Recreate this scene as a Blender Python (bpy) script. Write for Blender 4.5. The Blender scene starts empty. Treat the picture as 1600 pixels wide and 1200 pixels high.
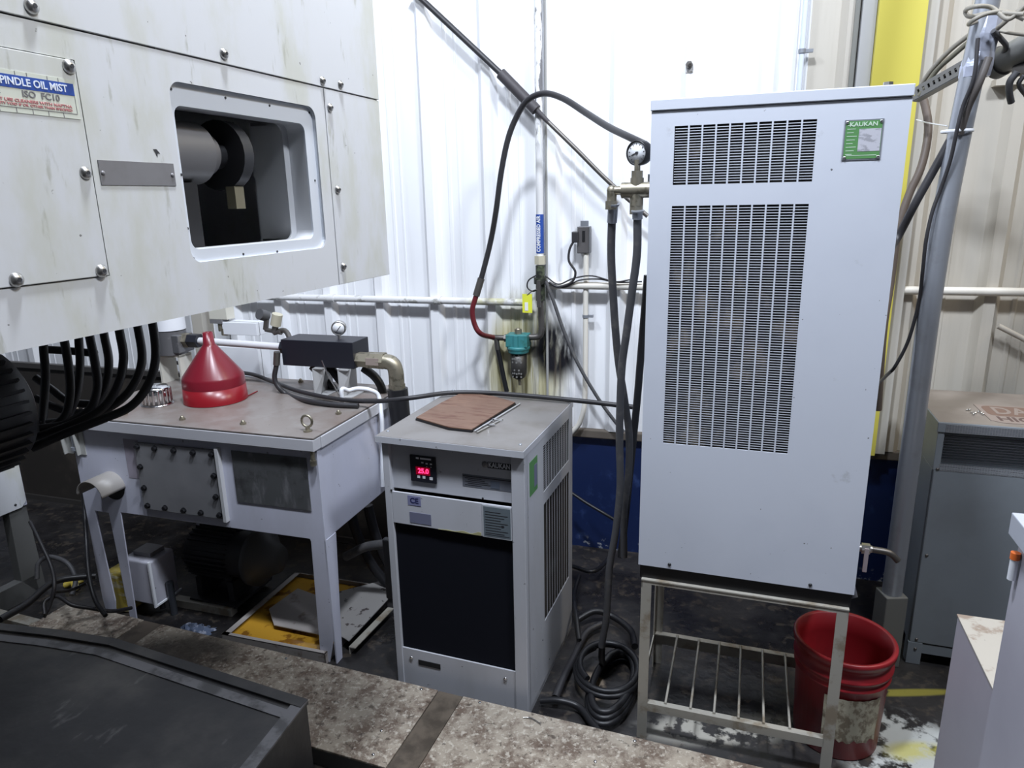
import bpy, math, random
import numpy as np
from mathutils import Vector, Matrix
from math import sin, cos, pi, atan2, sqrt
random.seed(7)
EXPO = -0.42
LAMPS = [('high_bay_main', (-.1, 1.25, 4.1), (-.1, 2.2, 0), .30, 150, (.82, .885, 1)),
         ('fill_left', (-1.5, 1.55, 4.2), (-1.2, 2.4, .5), .45, 85, (.82, .885, 1)),  # added fill lamp, brightens the tank front and the left wall
         ('high_bay_right', (1.7, .5, 4.3), (.6, 2., .6), .5, 125, (.84, .90, 1)),
         ('high_bay_far', (3.4, 1.6, 4.6), (2., 2.4, .6), .5, 60, (1, .88, .70))]
SC = bpy.context.scene
COL = SC.collection
# ------------------------------------------------------------------ camera
F_, PI_, RO_, H_ = 1094.66, .2573, -.0202, 1.7688
_f = np.array([0, cos(PI_), -sin(PI_)]); _r = np.array([1, 0, 0.]); _u = np.cross(_r, _f)
R_ = cos(RO_)*_r + sin(RO_)*_u; U_ = -sin(RO_)*_r + cos(RO_)*_u; FW = _f; O_ = np.array([0, 0, H_])
cam_data = bpy.data.cameras.new('camera'); cam = bpy.data.objects.new('camera', cam_data); COL.objects.link(cam)
cam_data.sensor_width = 36; cam_data.lens = F_/1600*36; cam_data.clip_start = .02
M3 = Matrix(((R_[0], U_[0], -FW[0]), (R_[1], U_[1], -FW[1]), (R_[2], U_[2], -FW[2])))
cam.matrix_world = Matrix.Translation(Vector(O_)) @ M3.to_4x4()
SC.camera = cam
# ------------------------------------------------------------------ light
SC.view_settings.view_transform = 'Standard'; SC.view_settings.look = 'None'
SC.view_settings.gamma = 1; SC.view_settings.use_curve_mapping = False
SC.view_settings.exposure = EXPO
SC.cycles.max_bounces = 6; SC.cycles.diffuse_bounces = 3; SC.cycles.glossy_bounces = 3
SC.cycles.caustics_reflective = False; SC.cycles.caustics_refractive = False
SC.cycles.use_denoising = True
wd = bpy.data.worlds.new('world'); SC.world = wd; wd.use_nodes = True
wd.node_tree.nodes['Background'].inputs[0].default_value = (.80, .86, 1, 1)
wd.node_tree.nodes['Background'].inputs[1].default_value = .15
def lamp(name, loc, tgt, size, power, col):
    l = bpy.data.lights.new(name, 'AREA'); l.shape = 'DISK'; l.size = size; l.energy = power; l.color = col
    o = bpy.data.objects.new(name, l); COL.objects.link(o); o.location = loc
    o.rotation_euler = (Vector(tgt)-Vector(loc)).to_track_quat('-Z', 'Y').to_euler()
    return o
for a in LAMPS: lamp(*a)

# ------------------------------------------------------------------ frames
def ray(px, py): return FW + R_*(px-800)/F_ - U_*(py-600)/F_
def dp(px, py, d): return O_ + ray(px, py)*d
class Fr:
    """a horizontal frame: u along a front face, v away behind it, z up"""
    def __init__(s, x, y, a):
        s.o = np.array([x, y, 0.]); s.a = a
        s.e = [np.array([cos(a), sin(a), 0]), np.array([-sin(a), cos(a), 0]), np.array([0, 0, 1.])]
    def w(s, u, v, z): return s.o + u*s.e[0] + v*s.e[1] + z*s.e[2]
    def l(s, P): d = np.array(P)-s.o; return np.array([d@e for e in s.e])
    def on(s, i, px, py, val):
        r = ray(px, py); t = (val-(O_-s.o)@s.e[i])/(r@s.e[i]); return s.l(O_+t*r)
    def dep(s, px, py, d): return s.l(dp(px, py, d))
T = Fr(.3877, 1.9946, -.3291); S = Fr(-.4507, 2.2678, -.3543); K = Fr(-1.8306, 2.7648, -.3066)
M = Fr(-.2979, 1.75, 1.2112); R = Fr(1.5053, 2.3491, -.3237); W = Fr(0, 3.45, -.29); G = Fr(0, 0, 0)

# ------------------------------------------------------------------ materials
MATS = {}
def mat(name, col, rough=.5, metal=0., layers=(), bump=0., bscale=40., emit=None, spec=.5, trans=0., pos=False):
    """procedural surface: base colour with noise driven dirt / wear layers"""
    if name in MATS: return MATS[name]
    m = bpy.data.materials.new(name); m.use_nodes = True; nt = m.node_tree; N = nt.nodes; L = nt.links
    b = N['Principled BSDF']
    def setc(v): return (v[0], v[1], v[2], 1)
    b.inputs['Roughness'].default_value = rough; b.inputs['Metallic'].default_value = metal
    b.inputs['Specular IOR Level'].default_value = spec
    if trans: b.inputs['Transmission Weight'].default_value = trans
    if emit:
        b.inputs['Emission Color'].default_value = setc(emit[0]); b.inputs['Emission Strength'].default_value = emit[1]
    b.inputs['Base Color'].default_value = setc(col)
    if layers or bump:
        if pos:
            g = N.new('ShaderNodeNewGeometry'); co = g.outputs['Position']
        else:
            tc = N.new('ShaderNodeTexCoord'); co = tc.outputs['Object']
    prev = None; rprev = None
    for i, ly in enumerate(layers):
        mp = N.new('ShaderNodeMapping'); mp.inputs['Scale'].default_value = ly.get('st', (1, 1, 1)); L.new(co, mp.inputs[0])
        mp.inputs['Location'].default_value = (i*3.1, i*1.7, i*2.3)
        nz = N.new('ShaderNodeTexNoise'); nz.inputs['Scale'].default_value = ly.get('scale', 5)
        nz.inputs['Detail'].default_value = ly.get('det', 6); nz.inputs['Roughness'].default_value = ly.get('nr', .6)
        L.new(mp.outputs[0], nz.inputs['Vector'])
        mr = N.new('ShaderNodeMapRange'); mr.interpolation_type = 'SMOOTHSTEP'
        mr.inputs['From Min'].default_value = ly.get('lo', .45); mr.inputs['From Max'].default_value = ly.get('hi', .65)
        mr.inputs['To Max'].default_value = ly.get('amt', .5)
        L.new(nz.outputs[0], mr.inputs['Value']); fac = mr.outputs[0]
        if 'mask' in ly:
            c = ly['mask']
            sb = N.new('ShaderNodeVectorMath'); sb.operation = 'SUBTRACT'; sb.inputs[1].default_value = c[:3]; L.new(co, sb.inputs[0])
            dv = N.new('ShaderNodeVectorMath'); dv.operation = 'DIVIDE'; dv.inputs[1].default_value = c[3:]; L.new(sb.outputs[0], dv.inputs[0])
            ln = N.new('ShaderNodeVectorMath'); ln.operation = 'LENGTH'; L.new(dv.outputs[0], ln.inputs[0])
            m2 = N.new('ShaderNodeMapRange'); m2.interpolation_type = 'SMOOTHSTEP'
            m2.inputs['From Min'].default_value = 1.; m2.inputs['From Max'].default_value = ly.get('core', .3)
            L.new(ln.outputs['Value'], m2.inputs['Value'])
            mu = N.new('ShaderNodeMath'); mu.operation = 'MULTIPLY'; L.new(fac, mu.inputs[0]); L.new(m2.outputs[0], mu.inputs[1]); fac = mu.outputs[0]
        mx = N.new('ShaderNodeMix'); mx.data_type = 'RGBA'; L.new(fac, mx.inputs['Factor'])
        if prev is None: mx.inputs[6].default_value = setc(col)
        else: L.new(prev, mx.inputs[6])
        mx.inputs[7].default_value = setc(ly['col']); prev = mx.outputs[2]
        if 'rough' in ly:
            rx = N.new('ShaderNodeMix'); rx.data_type = 'FLOAT'; L.new(fac, rx.inputs['Factor'])
            if rprev is None: rx.inputs[2].default_value = rough
            else: L.new(rprev, rx.inputs[2])
            rx.inputs[3].default_value = ly['rough']; rprev = rx.outputs[0]
    if prev is not None: L.new(prev, b.inputs['Base Color'])
    if rprev is not None: L.new(rprev, b.inputs['Roughness'])
    if bump:
        nz = N.new('ShaderNodeTexNoise'); nz.inputs['Scale'].default_value = bscale; nz.inputs['Detail'].default_value = 4; L.new(co, nz.inputs['Vector'])
        bp = N.new('ShaderNodeBump'); bp.inputs['Strength'].default_value = bump; bp.inputs['Distance'].default_value = .01
        L.new(nz.outputs[0], bp.inputs['Height']); L.new(bp.outputs[0], b.inputs['Normal'])
    MATS[name] = m; return m
DIRT = (.16, .14, .10); OIL = (.035, .03, .025)
def grime(col, k=.35, s=4, st=(1, 1, .35)):
    return [dict(col=tuple(c*.62 for c in col[:2])+(col[2]*.55,), scale=s, st=st, lo=.48, hi=.72, amt=k),
            dict(col=OIL, scale=45, lo=.70, hi=.74, amt=.55, det=3)]
m_wall = mat('wall_sheet_white', (.86, .87, .89), .45, layers=[
    dict(col=(.70, .70, .72), scale=3, st=(8, 8, .4), lo=.5, hi=.75, amt=.35),
    dict(col=(.55, .50, .26), scale=5, st=(7, 1, .6), lo=.20, hi=.50, amt=.85, mask=(.07, 0, .95, .26, 1, .42), core=.5),
    dict(col=(.30, .26, .10), scale=7, st=(10, 1, .5), lo=.50, hi=.62, amt=.75, mask=(.05, 0, .95, .26, 1, .42), core=.3),
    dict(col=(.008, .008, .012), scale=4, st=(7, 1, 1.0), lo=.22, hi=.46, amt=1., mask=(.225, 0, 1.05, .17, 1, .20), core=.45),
    dict(col=(.10, .08, .06), scale=5, st=(14, 1, .35), lo=.55, hi=.66, amt=.7, mask=(.22, 0, .85, .22, 1, .3), core=.3),
    dict(col=(.30, .28, .22), scale=7, st=(4, 1, 1), lo=.45, hi=.7, amt=.6, mask=(.1, 0, 1.29, .3, 1, .1), core=.2)])
m_wallc = mat('wall_sheet_warm_lit', (.52, .485, .42), .5, layers=[  # warmer light of the right bay painted into the sheet colour
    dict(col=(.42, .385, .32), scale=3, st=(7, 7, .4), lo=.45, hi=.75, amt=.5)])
m_cream = mat('pipe_cream', (.72, .69, .62), .4)
m_knee = mat('knee_wall_blue', (.010, .022, .085), .38, layers=[
    dict(col=(.05, .09, .25), scale=9, lo=.55, hi=.75, amt=.7), dict(col=(.45, .47, .5), scale=24, lo=.56, hi=.62, amt=.8, mask=(.5, 0, .0, 5, 1, .07), core=.5),
    dict(col=(.4, .45, .55), scale=30, st=(1.5, 1, .6), lo=.73, hi=.75, amt=.8)])
m_sill = mat('sill_brown', (.13, .11, .09), .8, layers=grime((.22, .19, .16)))
m_floor = mat('floor_concrete', (.030, .028, .028), .42, pos=True, bump=.25, bscale=25, layers=[
    dict(col=(.012, .011, .012), scale=3, lo=.4, hi=.6, amt=.9, rough=.25),
    dict(col=(.085, .07, .055), scale=22, lo=.52, hi=.66, amt=.6),
    dict(col=(.42, .44, .43), scale=14, lo=.40, hi=.50, amt=1., mask=(1.27, 1.83, 0, .26, .30, 1), core=.7, rough=.6, det=9),
    dict(col=(.50, .48, .42), scale=16, lo=.42, hi=.50, amt=.8, mask=(.68, 2.02, 0, .34, .10, 1), core=.4, det=8),
    dict(col=(.45, .42, .10), scale=5, lo=.40, hi=.52, amt=.8, mask=(1.30, 1.90, 0, .14, .06, 1), core=.4),
    dict(col=(.30, .27, .05), scale=7, lo=.42, hi=.50, amt=.9, mask=(1.42, 2.18, 0, .24, .025, 1), core=.5),
    dict(col=(.30, .24, .18), scale=22, lo=.35, hi=.5, amt=.9, mask=(.275, 2.25, 0, .06, .09, 1), core=.7)])
m_body = mat('cooler_paint', (.60, .63, .70), .38, layers=[dict(col=(.50, .53, .60), scale=2.2, lo=.45, hi=.7, amt=.35),
    dict(col=(.30, .30, .30), scale=11, lo=.66, hi=.75, amt=.35), dict(col=OIL, scale=60, lo=.76, hi=.78, amt=.8, det=2)])
m_body2 = mat('chiller_paint', (.53, .54, .58), .4, layers=grime((.5, .5, .53), .25, 3))
m_sidepaint = m_body2
m_lid2 = mat('chiller_lid', (.20, .188, .18), .42, layers=[dict(col=(.13, .115, .10), scale=5, lo=.4, hi=.7, amt=.7), dict(col=OIL, scale=50, lo=.7, hi=.74, amt=.5)])
m_tank = mat('tank_paint', (.57, .58, .68), .35, layers=grime((.50, .51, .57), .22, 3))
m_tanktop = mat('tank_top_plate', (.21, .185, .17), .36, layers=[
    dict(col=(.13, .085, .065), scale=4, lo=.42, hi=.68, amt=.7), dict(col=(.28, .27, .26), scale=9, lo=.5, hi=.7, amt=.4),
    dict(col=OIL, scale=38, lo=.69, hi=.73, amt=.7, det=3)])
m_mach = mat('machine_paint', (.64, .65, .67), .42, layers=[
    dict(col=(.50, .50, .38), scale=4.5, st=(1.5, 1, .6), lo=.45, hi=.64, amt=.5),
    dict(col=(.30, .30, .22), scale=14, st=(2.5, 1, .5), lo=.60, hi=.70, amt=.5), dict(col=OIL, scale=70, lo=.73, hi=.76, amt=.7, det=2)])
m_black = mat('rubber_black', (.012, .012, .014), .42)
m_blackm = mat('black_metal', (.012, .013, .02), .42)
m_hose = mat('hose_grey', (.07, .07, .075), .55, layers=[dict(col=(.16, .15, .14), scale=20, lo=.5, hi=.7, amt=.5)])
m_cable = mat('cable_dark', (.028, .027, .03), .45)
m_redhose = mat('hose_red', (.13, .015, .02), .4)
m_steel = mat('steel', (.55, .54, .52), .32, 1.)
m_darksteel = mat('steel_dark', (.16, .15, .14), .45, .8)
m_chrome = mat('chrome', (.75, .75, .76), .15, 1.)
m_galv = mat('galvanised', (.34, .36, .40), .36, .5, layers=[dict(col=(.28, .29, .31), scale=14, lo=.5, hi=.7, amt=.5)])
m_brass = mat('brass_dull', (.34, .31, .24), .42, .8, layers=[dict(col=(.10, .09, .06), scale=30, lo=.5, hi=.65, amt=.6)])
m_stand = mat('stand_steel', (.40, .38, .33), .5, .2, layers=[dict(col=(.20, .15, .09), scale=12, lo=.5, hi=.66, amt=.7)])
m_deck = mat('deck_plate', (.38, .33, .265), .6, pos=True, bump=.2, bscale=60, layers=[
    dict(col=(.105, .065, .045), scale=11, lo=.42, hi=.62, amt=.85, det=10, nr=.75),
    dict(col=(.66, .61, .52), scale=55, st=(1, 1, 1), lo=.52, hi=.62, amt=.6, det=8, nr=.7),
    dict(col=(.05, .035, .025), scale=40, lo=.58, hi=.66, amt=.7, det=6),
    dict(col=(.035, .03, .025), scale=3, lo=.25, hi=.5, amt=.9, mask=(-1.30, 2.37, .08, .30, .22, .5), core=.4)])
m_strip = mat('deck_strip', (.13, .105, .08), .5, pos=True, layers=[dict(col=(.05, .04, .03), scale=12, lo=.4, hi=.65, amt=.8)])
m_cover = mat('cover_dark', (.020, .020, .022), .42, bump=.1, bscale=20, layers=[
    dict(col=(.10, .095, .088), scale=3, lo=.40, hi=.75, amt=.7), dict(col=(.16, .16, .16), scale=12, st=(1, .4, 1), lo=.64, hi=.74, amt=.5)])
m_coverl = mat('cover_lip', (.15, .15, .16), .35, .3, layers=[dict(col=(.03, .03, .03), scale=9, lo=.45, hi=.6, amt=.7)])
m_red = mat('bucket_red', (.27, .014, .02), .38, layers=[dict(col=(.16, .02, .02), scale=7, st=(1, 1, .5), lo=.45, hi=.7, amt=.6)])
m_funnel = mat('funnel_red', (.17, .010, .02), .3)
m_funnel2 = mat('funnel_red_band', (.22, .008, .014), .3)
m_labelp = mat('label_paper', (.40, .37, .28), .7, layers=[dict(col=(.13, .095, .06), scale=34, st=(1, 1, .7), lo=.44, hi=.56, amt=.8, det=8), dict(col=(.50, .47, .36), scale=9, lo=.55, hi=.65, amt=.7)])
m_white = mat('white_plain', (.78, .80, .84), .35)
m_grey = mat('grey_plate', (.24, .235, .245), .42, .3, layers=[dict(col=(.18, .17, .17), scale=12, lo=.4, hi=.7, amt=.5)])
m_green = mat('plate_green', (.10, .26, .09), .45)
m_blue = mat('label_blue', (.02, .07, .33), .5)
m_yel = mat('yellow_paint', (.60, .53, .09), .45)
m_tag = mat('tag_yellow', (.72, .74, .06), .5)
m_teal = mat('filter_teal', (.045, .22, .23), .4, layers=[dict(col=(.03, .10, .06), scale=14, lo=.45, hi=.65, amt=.7)])
m_dark = mat('dark_inside', (.010, .010, .012), .6)
m_core = mat('condenser_core', (.014, .013, .013), .5, .3, layers=[dict(col=(.28, .22, .15), scale=3, st=(3, 1, 2.5), lo=.55, hi=.68, amt=.6)])
m_mesh = mat('filter_foam', (.004, .005, .010), .9, spec=.2)
m_cab = mat('cabinet_grey', (.23, .255, .28), .42, layers=[dict(col=(.17, .18, .19), scale=3, lo=.4, hi=.7, amt=.5)])
m_cabtop = mat('cabinet_top', (.27, .235, .205), .5, layers=[dict(col=(.17, .14, .12), scale=4, lo=.4, hi=.7, amt=.6)])
m_fgp = mat('foreground_paint', (.42, .41, .46), .4, layers=[dict(col=(.34, .33, .38), scale=2, lo=.4, hi=.7, amt=.6)])
m_fgt = mat('foreground_top', (.42, .39, .34), .5, layers=[dict(col=(.20, .13, .09), scale=14, lo=.52, hi=.62, amt=.7), dict(col=OIL, scale=30, lo=.68, hi=.7, amt=.8)])
m_oil = mat('oil_yellow', (.50, .27, .03), .2, layers=[dict(col=(.14, .05, .01), scale=14, lo=.52, hi=.62, amt=.8)])
m_card = mat('card_white', (.36, .33, .31), .6, layers=[dict(col=(.10, .06, .03), scale=9, lo=.56, hi=.68, amt=.7)])
m_wood = mat('panel_brown', (.16, .092, .062), .6, layers=[dict(col=(.10, .04, .025), scale=5, st=(1.5, 9, 1), lo=.5, hi=.6, amt=.85), dict(col=(.23, .135, .09), scale=11, st=(1, 4, 1), lo=.5, hi=.7, amt=.5)])
m_win = mat('sight_plate', (.16, .165, .17), .25, .5, layers=[dict(col=(.38, .38, .40), scale=11, st=(2, 1, .6), lo=.52, hi=.70, amt=.6), dict(col=(.06, .06, .06), scale=6, lo=.5, hi=.65, amt=.7)])
m_gask = mat('cover_grey', (.19, .19, .20), .45, layers=[dict(col=(.26, .26, .27), scale=3, lo=.4, hi=.65, amt=.6)])
m_ink = mat('ink_dark', (.03, .03, .035), .6)
m_inkb = mat('ink_blue', (.02, .025, .10), .6)
m_tape = mat('tape_silver', (.45, .48, .58), .28, .4, bump=.5, bscale=12)
m_peel = mat('pipe_peeled', (.74, .74, .74), .45, layers=[dict(col=(.10, .10, .11), scale=16, st=(2, 2, .5), lo=.50, hi=.54, amt=.9, mask=(0, 0, 1.12, .2, .2, .40), core=.5)])
m_pipew = mat('pipe_white', (.72, .72, .72), .35, layers=[dict(col=(.24, .23, .20), scale=22, st=(.6, 1, 1), lo=.56, hi=.64, amt=.7), dict(col=(.40, .38, .12), scale=12, lo=.4, hi=.6, amt=.7, mask=(.6, 0, .02, .3, .3, .2), core=.3)])
m_glow = mat('led_red', (.3, .0, .01), .4, emit=((1, .02, .10), 6.))
m_glow2 = mat('led_red_halo', (.12, 0, .01), .4, emit=((.8, .0, .05), .25))
m_dial = mat('dial_white', (.75, .76, .78), .4)
m_cream2 = mat('plastic_cream', (.50, .47, .36), .45)
m_yjug = mat('jug_yellow', (.62, .48, .08), .4, layers=[dict(col=(.8, .75, .55), scale=12, st=(1, 1, 3), lo=.5, hi=.6, amt=.7)])
m_rag = mat('rag_blue', (.10, .13, .20), .9, layers=[dict(col=(.4, .42, .5), scale=30, lo=.52, hi=.6, amt=.7)])
m_orange = mat('cap_orange', (.75, .16, .03), .5)
m_signp = mat('sign_plate', (.30, .245, .215), .5)
m_ceil = mat('ceiling_grey', (.22, .23, .25), .8)

# ------------------------------------------------------------------ mesh building
class MB:
    def __init__(s): s.v = []; s.f = []; s.sm = []
    def add(s, vs, fs, smooth=False):
        n = len(s.v); s.v += [tuple(map(float, q)) for q in vs]; s.f += [tuple(n+i for i in f) for f in fs]; s.sm += [smooth]*len(fs); return s
    def box(s, u0, u1, v0, v1, z0, z1):
        u0, u1 = sorted((u0, u1)); v0, v1 = sorted((v0, v1)); z0, z1 = sorted((z0, z1))
        return s.add([(u0, v0, z0), (u1, v0, z0), (u1, v1, z0), (u0, v1, z0), (u0, v0, z1), (u1, v0, z1), (u1, v1, z1), (u0, v1, z1)],
                     [(3, 2, 1, 0), (4, 5, 6, 7), (0, 1, 5, 4), (1, 2, 6, 5), (2, 3, 7, 6), (3, 0, 4, 7)])
    def prism(s, poly, axis, a0, a1):
        """poly: 2D points; axis 0: (v,z) along u; 1: (u,z) along v; 2: (u,v) along z"""
        def P(q, a): return [(a, q[0], q[1]), (q[0], a, q[1]), (q[0], q[1], a)][axis]
        n = len(poly); vs = [P(q, a0) for q in poly]+[P(q, a1) for q in poly]
        ar = sum(poly[i][0]*poly[(i+1) % n][1]-poly[(i+1) % n][0]*poly[i][1] for i in range(n))
        fl = (ar > 0) != (axis == 1)
        if a1 < a0: fl = not fl
        fs = [tuple(range(n)), tuple(range(2*n-1, n-1, -1))]+[(i, n+i, n+(i+1) % n, (i+1) % n) for i in range(n)]
        if fl: fs = [tuple(reversed(f)) for f in fs]
        return s.add(vs, fs)
    def slab(s, quad, th, nrm):
        """a flat plate from a 3D polygon given thickness along nrm"""
        q = [np.array(p, float) for p in quad]; n = np.array(nrm, float)*th; k = len(q)
        return s.add([tuple(p) for p in q]+[tuple(p+n) for p in q], [tuple(range(k)), tuple(range(2*k-1, k-1, -1))]+[(i, k+i, k+(i+1) % k, (i+1) % k) for i in range(k)])
    def cyl(s, p0, p1, r0, r1=None, n=20, cap=True):
        if r1 is None: r1 = r0
        p0 = np.array(p0, float); p1 = np.array(p1, float); d = p1-p0; d = d/np.linalg.norm(d)
        a = np.cross(d, [0, 0, 1.]) if abs(d[2]) < .9 else np.cross(d, [1., 0, 0]); a /= np.linalg.norm(a); b = np.cross(d, a)
        vs = []
        for p, r in ((p0, r0), (p1, r1)):
            vs += [p+r*(cos(2*pi*i/n)*a+sin(2*pi*i/n)*b) for i in range(n)]
        s.add(vs, [(i, (i+1) % n, n+(i+1) % n, n+i) for i in range(n)], True)
        if cap: s.add(vs, [tuple(range(n-1, -1, -1)), tuple(range(n, 2*n))])
        return s
    def hexn(s, p0, p1, r): 
        n0 = len(s.sm); s.cyl(p0, p1, r, r, 6); 
        for i in range(n0, len(s.sm)): s.sm[i] = False
        return s
    def lathe(s, c, prof, n=32, axis=(0, 0, 1), flat=False):
        """prof: (r, h) pairs along axis from centre c"""
        d = np.array(axis, float); d /= np.linalg.norm(d); c = np.array(c, float)
        a = np.cross(d, [0, 0, 1.]) if abs(d[2]) < .9 else np.array([1., 0, 0]); a /= np.linalg.norm(a); b = np.cross(d, a)
        vs = []
        for r, h in prof: vs += [c+h*d+max(r, 1e-5)*(cos(2*pi*i/n)*a+sin(2*pi*i/n)*b) for i in range(n)]
        return s.add(vs, [(k*n+i, k*n+(i+1) % n, (k+1)*n+(i+1) % n, (k+1)*n+i) for k in range(len(prof)-1) for i in range(n)], not flat)
    def tube(s, pts, r, n=12, sub=6, r1=None):
        P = [np.array(p, float) for p in pts]
        if sub > 1 and len(P) > 2:
            Q = [2*P[0]-P[1]]+P+[2*P[-1]-P[-2]]; C = []
            for i in range(1, len(Q)-2):
                for k in range(sub):
                    t = k/sub; a, b, c, d = Q[i-1:i+3]
                    C.append(.5*((2*b)+(c-a)*t+(2*a-5*b+4*c-d)*t*t+(3*b-a-3*c+d)*t**3))
            P = C+[P[-1]]
        m = len(P); vs = []; up = None
        for i in range(m):
            d = P[min(i+1, m-1)]-P[max(i-1, 0)]; d = d/(np.linalg.norm(d)+1e-12)
            if up is None:
                up = np.cross(d, [0, 0, 1.]) if abs(d[2]) < .9 else np.cross(d, [1., 0, 0])
            up = up-d*(up@d); up /= np.linalg.norm(up); b = np.cross(d, up)
            rr = r if r1 is None else r+(r1-r)*i/(m-1)
            vs += [P[i]+rr*(cos(2*pi*k/n)*up+sin(2*pi*k/n)*b) for k in range(n)]
        s.add(vs, [(i*n+k, i*n+(k+1) % n, (i+1)*n+(k+1) % n, (i+1)*n+k) for i in range(m-1) for k in range(n)], True)
        s.add([vs[k] for k in range(n)]+[vs[(m-1)*n+k] for k in range(n)], [tuple(range(n-1, -1, -1)), tuple(range(n, 2*n))])
        return s
    def dome(s, c, nrm, r, h=None, n=14):
        h = h or r*.7
        return s.lathe(c, [(r, 0), (r*.93, h*.4), (r*.7, h*.75), (r*.35, h*.96), (0, h)], n, nrm)
def mesh_of(mb, base, name):
    me = bpy.data.meshes.new(name); b = np.array(base, float)
    vs = np.array(mb.v, float)-b
    me.from_pydata([tuple(v) for v in vs], [], mb.f); me.polygons.foreach_set('use_smooth', mb.sm); me.update(); return me
class Thing:
    """an Empty at the thing's base parenting its parts; geometry is given in frame F"""
    def __init__(s, name, F, base, label=None, cat=None, group=None, kind=None):
        s.F = F; s.b = np.array(base, float)
        s.o = bpy.data.objects.new(name, None); COL.objects.link(s.o); s.o.empty_display_size = .05
        s.o.location = F.w(*s.b); s.o.rotation_euler = (0, 0, F.a)
        if label: s.o['label'] = label
        if cat: s.o['category'] = cat
        if group: s.o['group'] = group
        if kind: s.o['kind'] = kind
    def part(s, name, mb, m, parent=None, label=None, bevel=0, kind=None, seg=2):
        me = mesh_of(mb, s.b, name); me.materials.append(m)
        o = bpy.data.objects.new(name, me); COL.objects.link(o); o.parent = parent or s.o
        if label: o['label'] = label
        if kind: o['kind'] = kind
        if bevel:
            md = o.modifiers.new('bevel', 'BEVEL'); md.width = bevel; md.segments = seg; md.limit_method = 'ANGLE'; md.angle_limit = .6
        return o
    def copy(s, src, du, dv, dz, name=None):
        o = src.copy(); COL.objects.link(o); o.parent = src.parent; o.location = src.location+Vector((du, dv, dz)); return o
    def text(s, name, txt, pos, size, m, parent=None, width=None, face='front', th=.0004, rot=0., label=None):
        """lettering lying on a face; pos in frame coords; face: front (-v), side (+u), top (+z)"""
        cu = bpy.data.curves.new(name, 'FONT'); cu.body = txt; cu.size = size; cu.align_x = 'CENTER'; cu.align_y = 'CENTER'; cu.extrude = th
        cu.resolution_u = 3; cu.offset = size*.022
        ob = bpy.data.objects.new(name, cu); COL.objects.link(ob)
        dg = bpy.context.evaluated_depsgraph_get(); me = bpy.data.meshes.new_from_object(ob.evaluated_get(dg)); bpy.data.objects.remove(ob)
        vs = np.array([v.co[:] for v in me.vertices])
        if width: vs[:, 0] *= width/(vs[:, 0].max()-vs[:, 0].min())
        c, d = cos(rot), sin(rot); x = vs[:, 0]*c-vs[:, 1]*d; y = vs[:, 0]*d+vs[:, 1]*c; z = vs[:, 2]
        p = np.array(pos, float)-s.b
        if face == 'front': q = np.stack([p[0]+x, p[1]-z, p[2]+y], 1)
        elif face == 'side': q = np.stack([p[0]+z, p[1]+x, p[2]+y], 1)
        else: q = np.stack([p[0]+x, p[1]+y, p[2]+z], 1)
        for v, qq in zip(me.vertices, q): v.co = qq
        me.materials.clear(); me.materials.append(m)
        o = bpy.data.objects.new(name, me); COL.objects.link(o); o.parent = parent or s.o
        if label: o['label'] = label
        return o
def solo(name, F, mb, m, label=None, cat=None, group=None, kind=None, bevel=0):
    vs = np.array(mb.v); b = ((vs[:, 0].min()+vs[:, 0].max())/2, (vs[:, 1].min()+vs[:, 1].max())/2, vs[:, 2].min())
    me = mesh_of(mb, b, name); me.materials.append(m)
    o = bpy.data.objects.new(name, me); COL.objects.link(o); o.location = F.w(*b); o.rotation_euler = (0, 0, F.a)
    for k, v in (('label', label), ('category', cat), ('group', group), ('kind', kind)):
        if v: o[k] = v
    if bevel:
        md = o.modifiers.new('bevel', 'BEVEL'); md.width = bevel; md.segments = 2; md.limit_method = 'ANGLE'
    return o
# ================================================================== SETTING
WL, WR_ = -4.0, 4.2         # wall extent along u
P0 = .3048; RIB0 = -.393
fl = MB().add([(-5, -3.2, 0), (5.5, -3.2, 0), (5.5, 5.6, 0), (-5, 5.6, 0)], [(0, 1, 2, 3)])
o = solo('floor', G, fl, m_floor, kind='structure')
# back wall: corrugated sheets, one part each
wb = Thing('wall_back', W, (0, 0, 0), kind='structure')
def sheet(u0, m):
    """three ribs wide; the sheet profile extruded upwards"""
    pr = []
    for k in range(3):
        c = u0+P0*(k+.5)
        for du, dv in ((-.1524, 0), (-.078, 0), (-.070, .004), (-.060, .004), (-.046, 0), (-.0455, 0)): pass
        pr += [(c-.1524, 0), (c-.046, 0), (c-.021, -.034), (c+.021, -.034), (c+.046, 0),
               (c+.086, 0), (c+.092, -.004), (c+.104, -.004), (c+.110, 0)]
        pr += [(c+.140, 0), (c+.144, -.003), (c+.151, -.003)]
    pr.append((u0+P0*3, 0))
    n = len(pr); z0, z1 = .655, 5.4; mb = MB()
    vs = [(a, b, z0) for a, b in pr]+[(a, b, z1) for a, b in pr]
    mb.add(vs, [(i, i+1, n+i+1, n+i) for i in range(n-1)])
    return mb
u = RIB0-P0*.5-P0*12
k = 0
while u < WR_:
    cream = u > 1.2  # right bay sheets carry the warm light as colour
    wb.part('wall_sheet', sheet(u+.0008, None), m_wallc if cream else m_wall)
    u += P0*3
kb = MB().box(WL, WR_, .0, .25, 0, .612)
wb.part('knee_wall', kb, m_knee)
sb = MB().box(WL, WR_, -.030, .25, .612, .655)
wb.part('sill', sb, m_sill, bevel=.006)
for nm, a in (('wall_left', (-5, -4.95, -3.2, 5.6)), ('wall_right', (5.45, 5.5, -3.2, 5.6)), ('wall_front', (-5, 5.5, -3.2, -3.15))):
    solo(nm, G, MB().box(*a, 0, 5.5), m_ceil, kind='structure')
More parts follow.
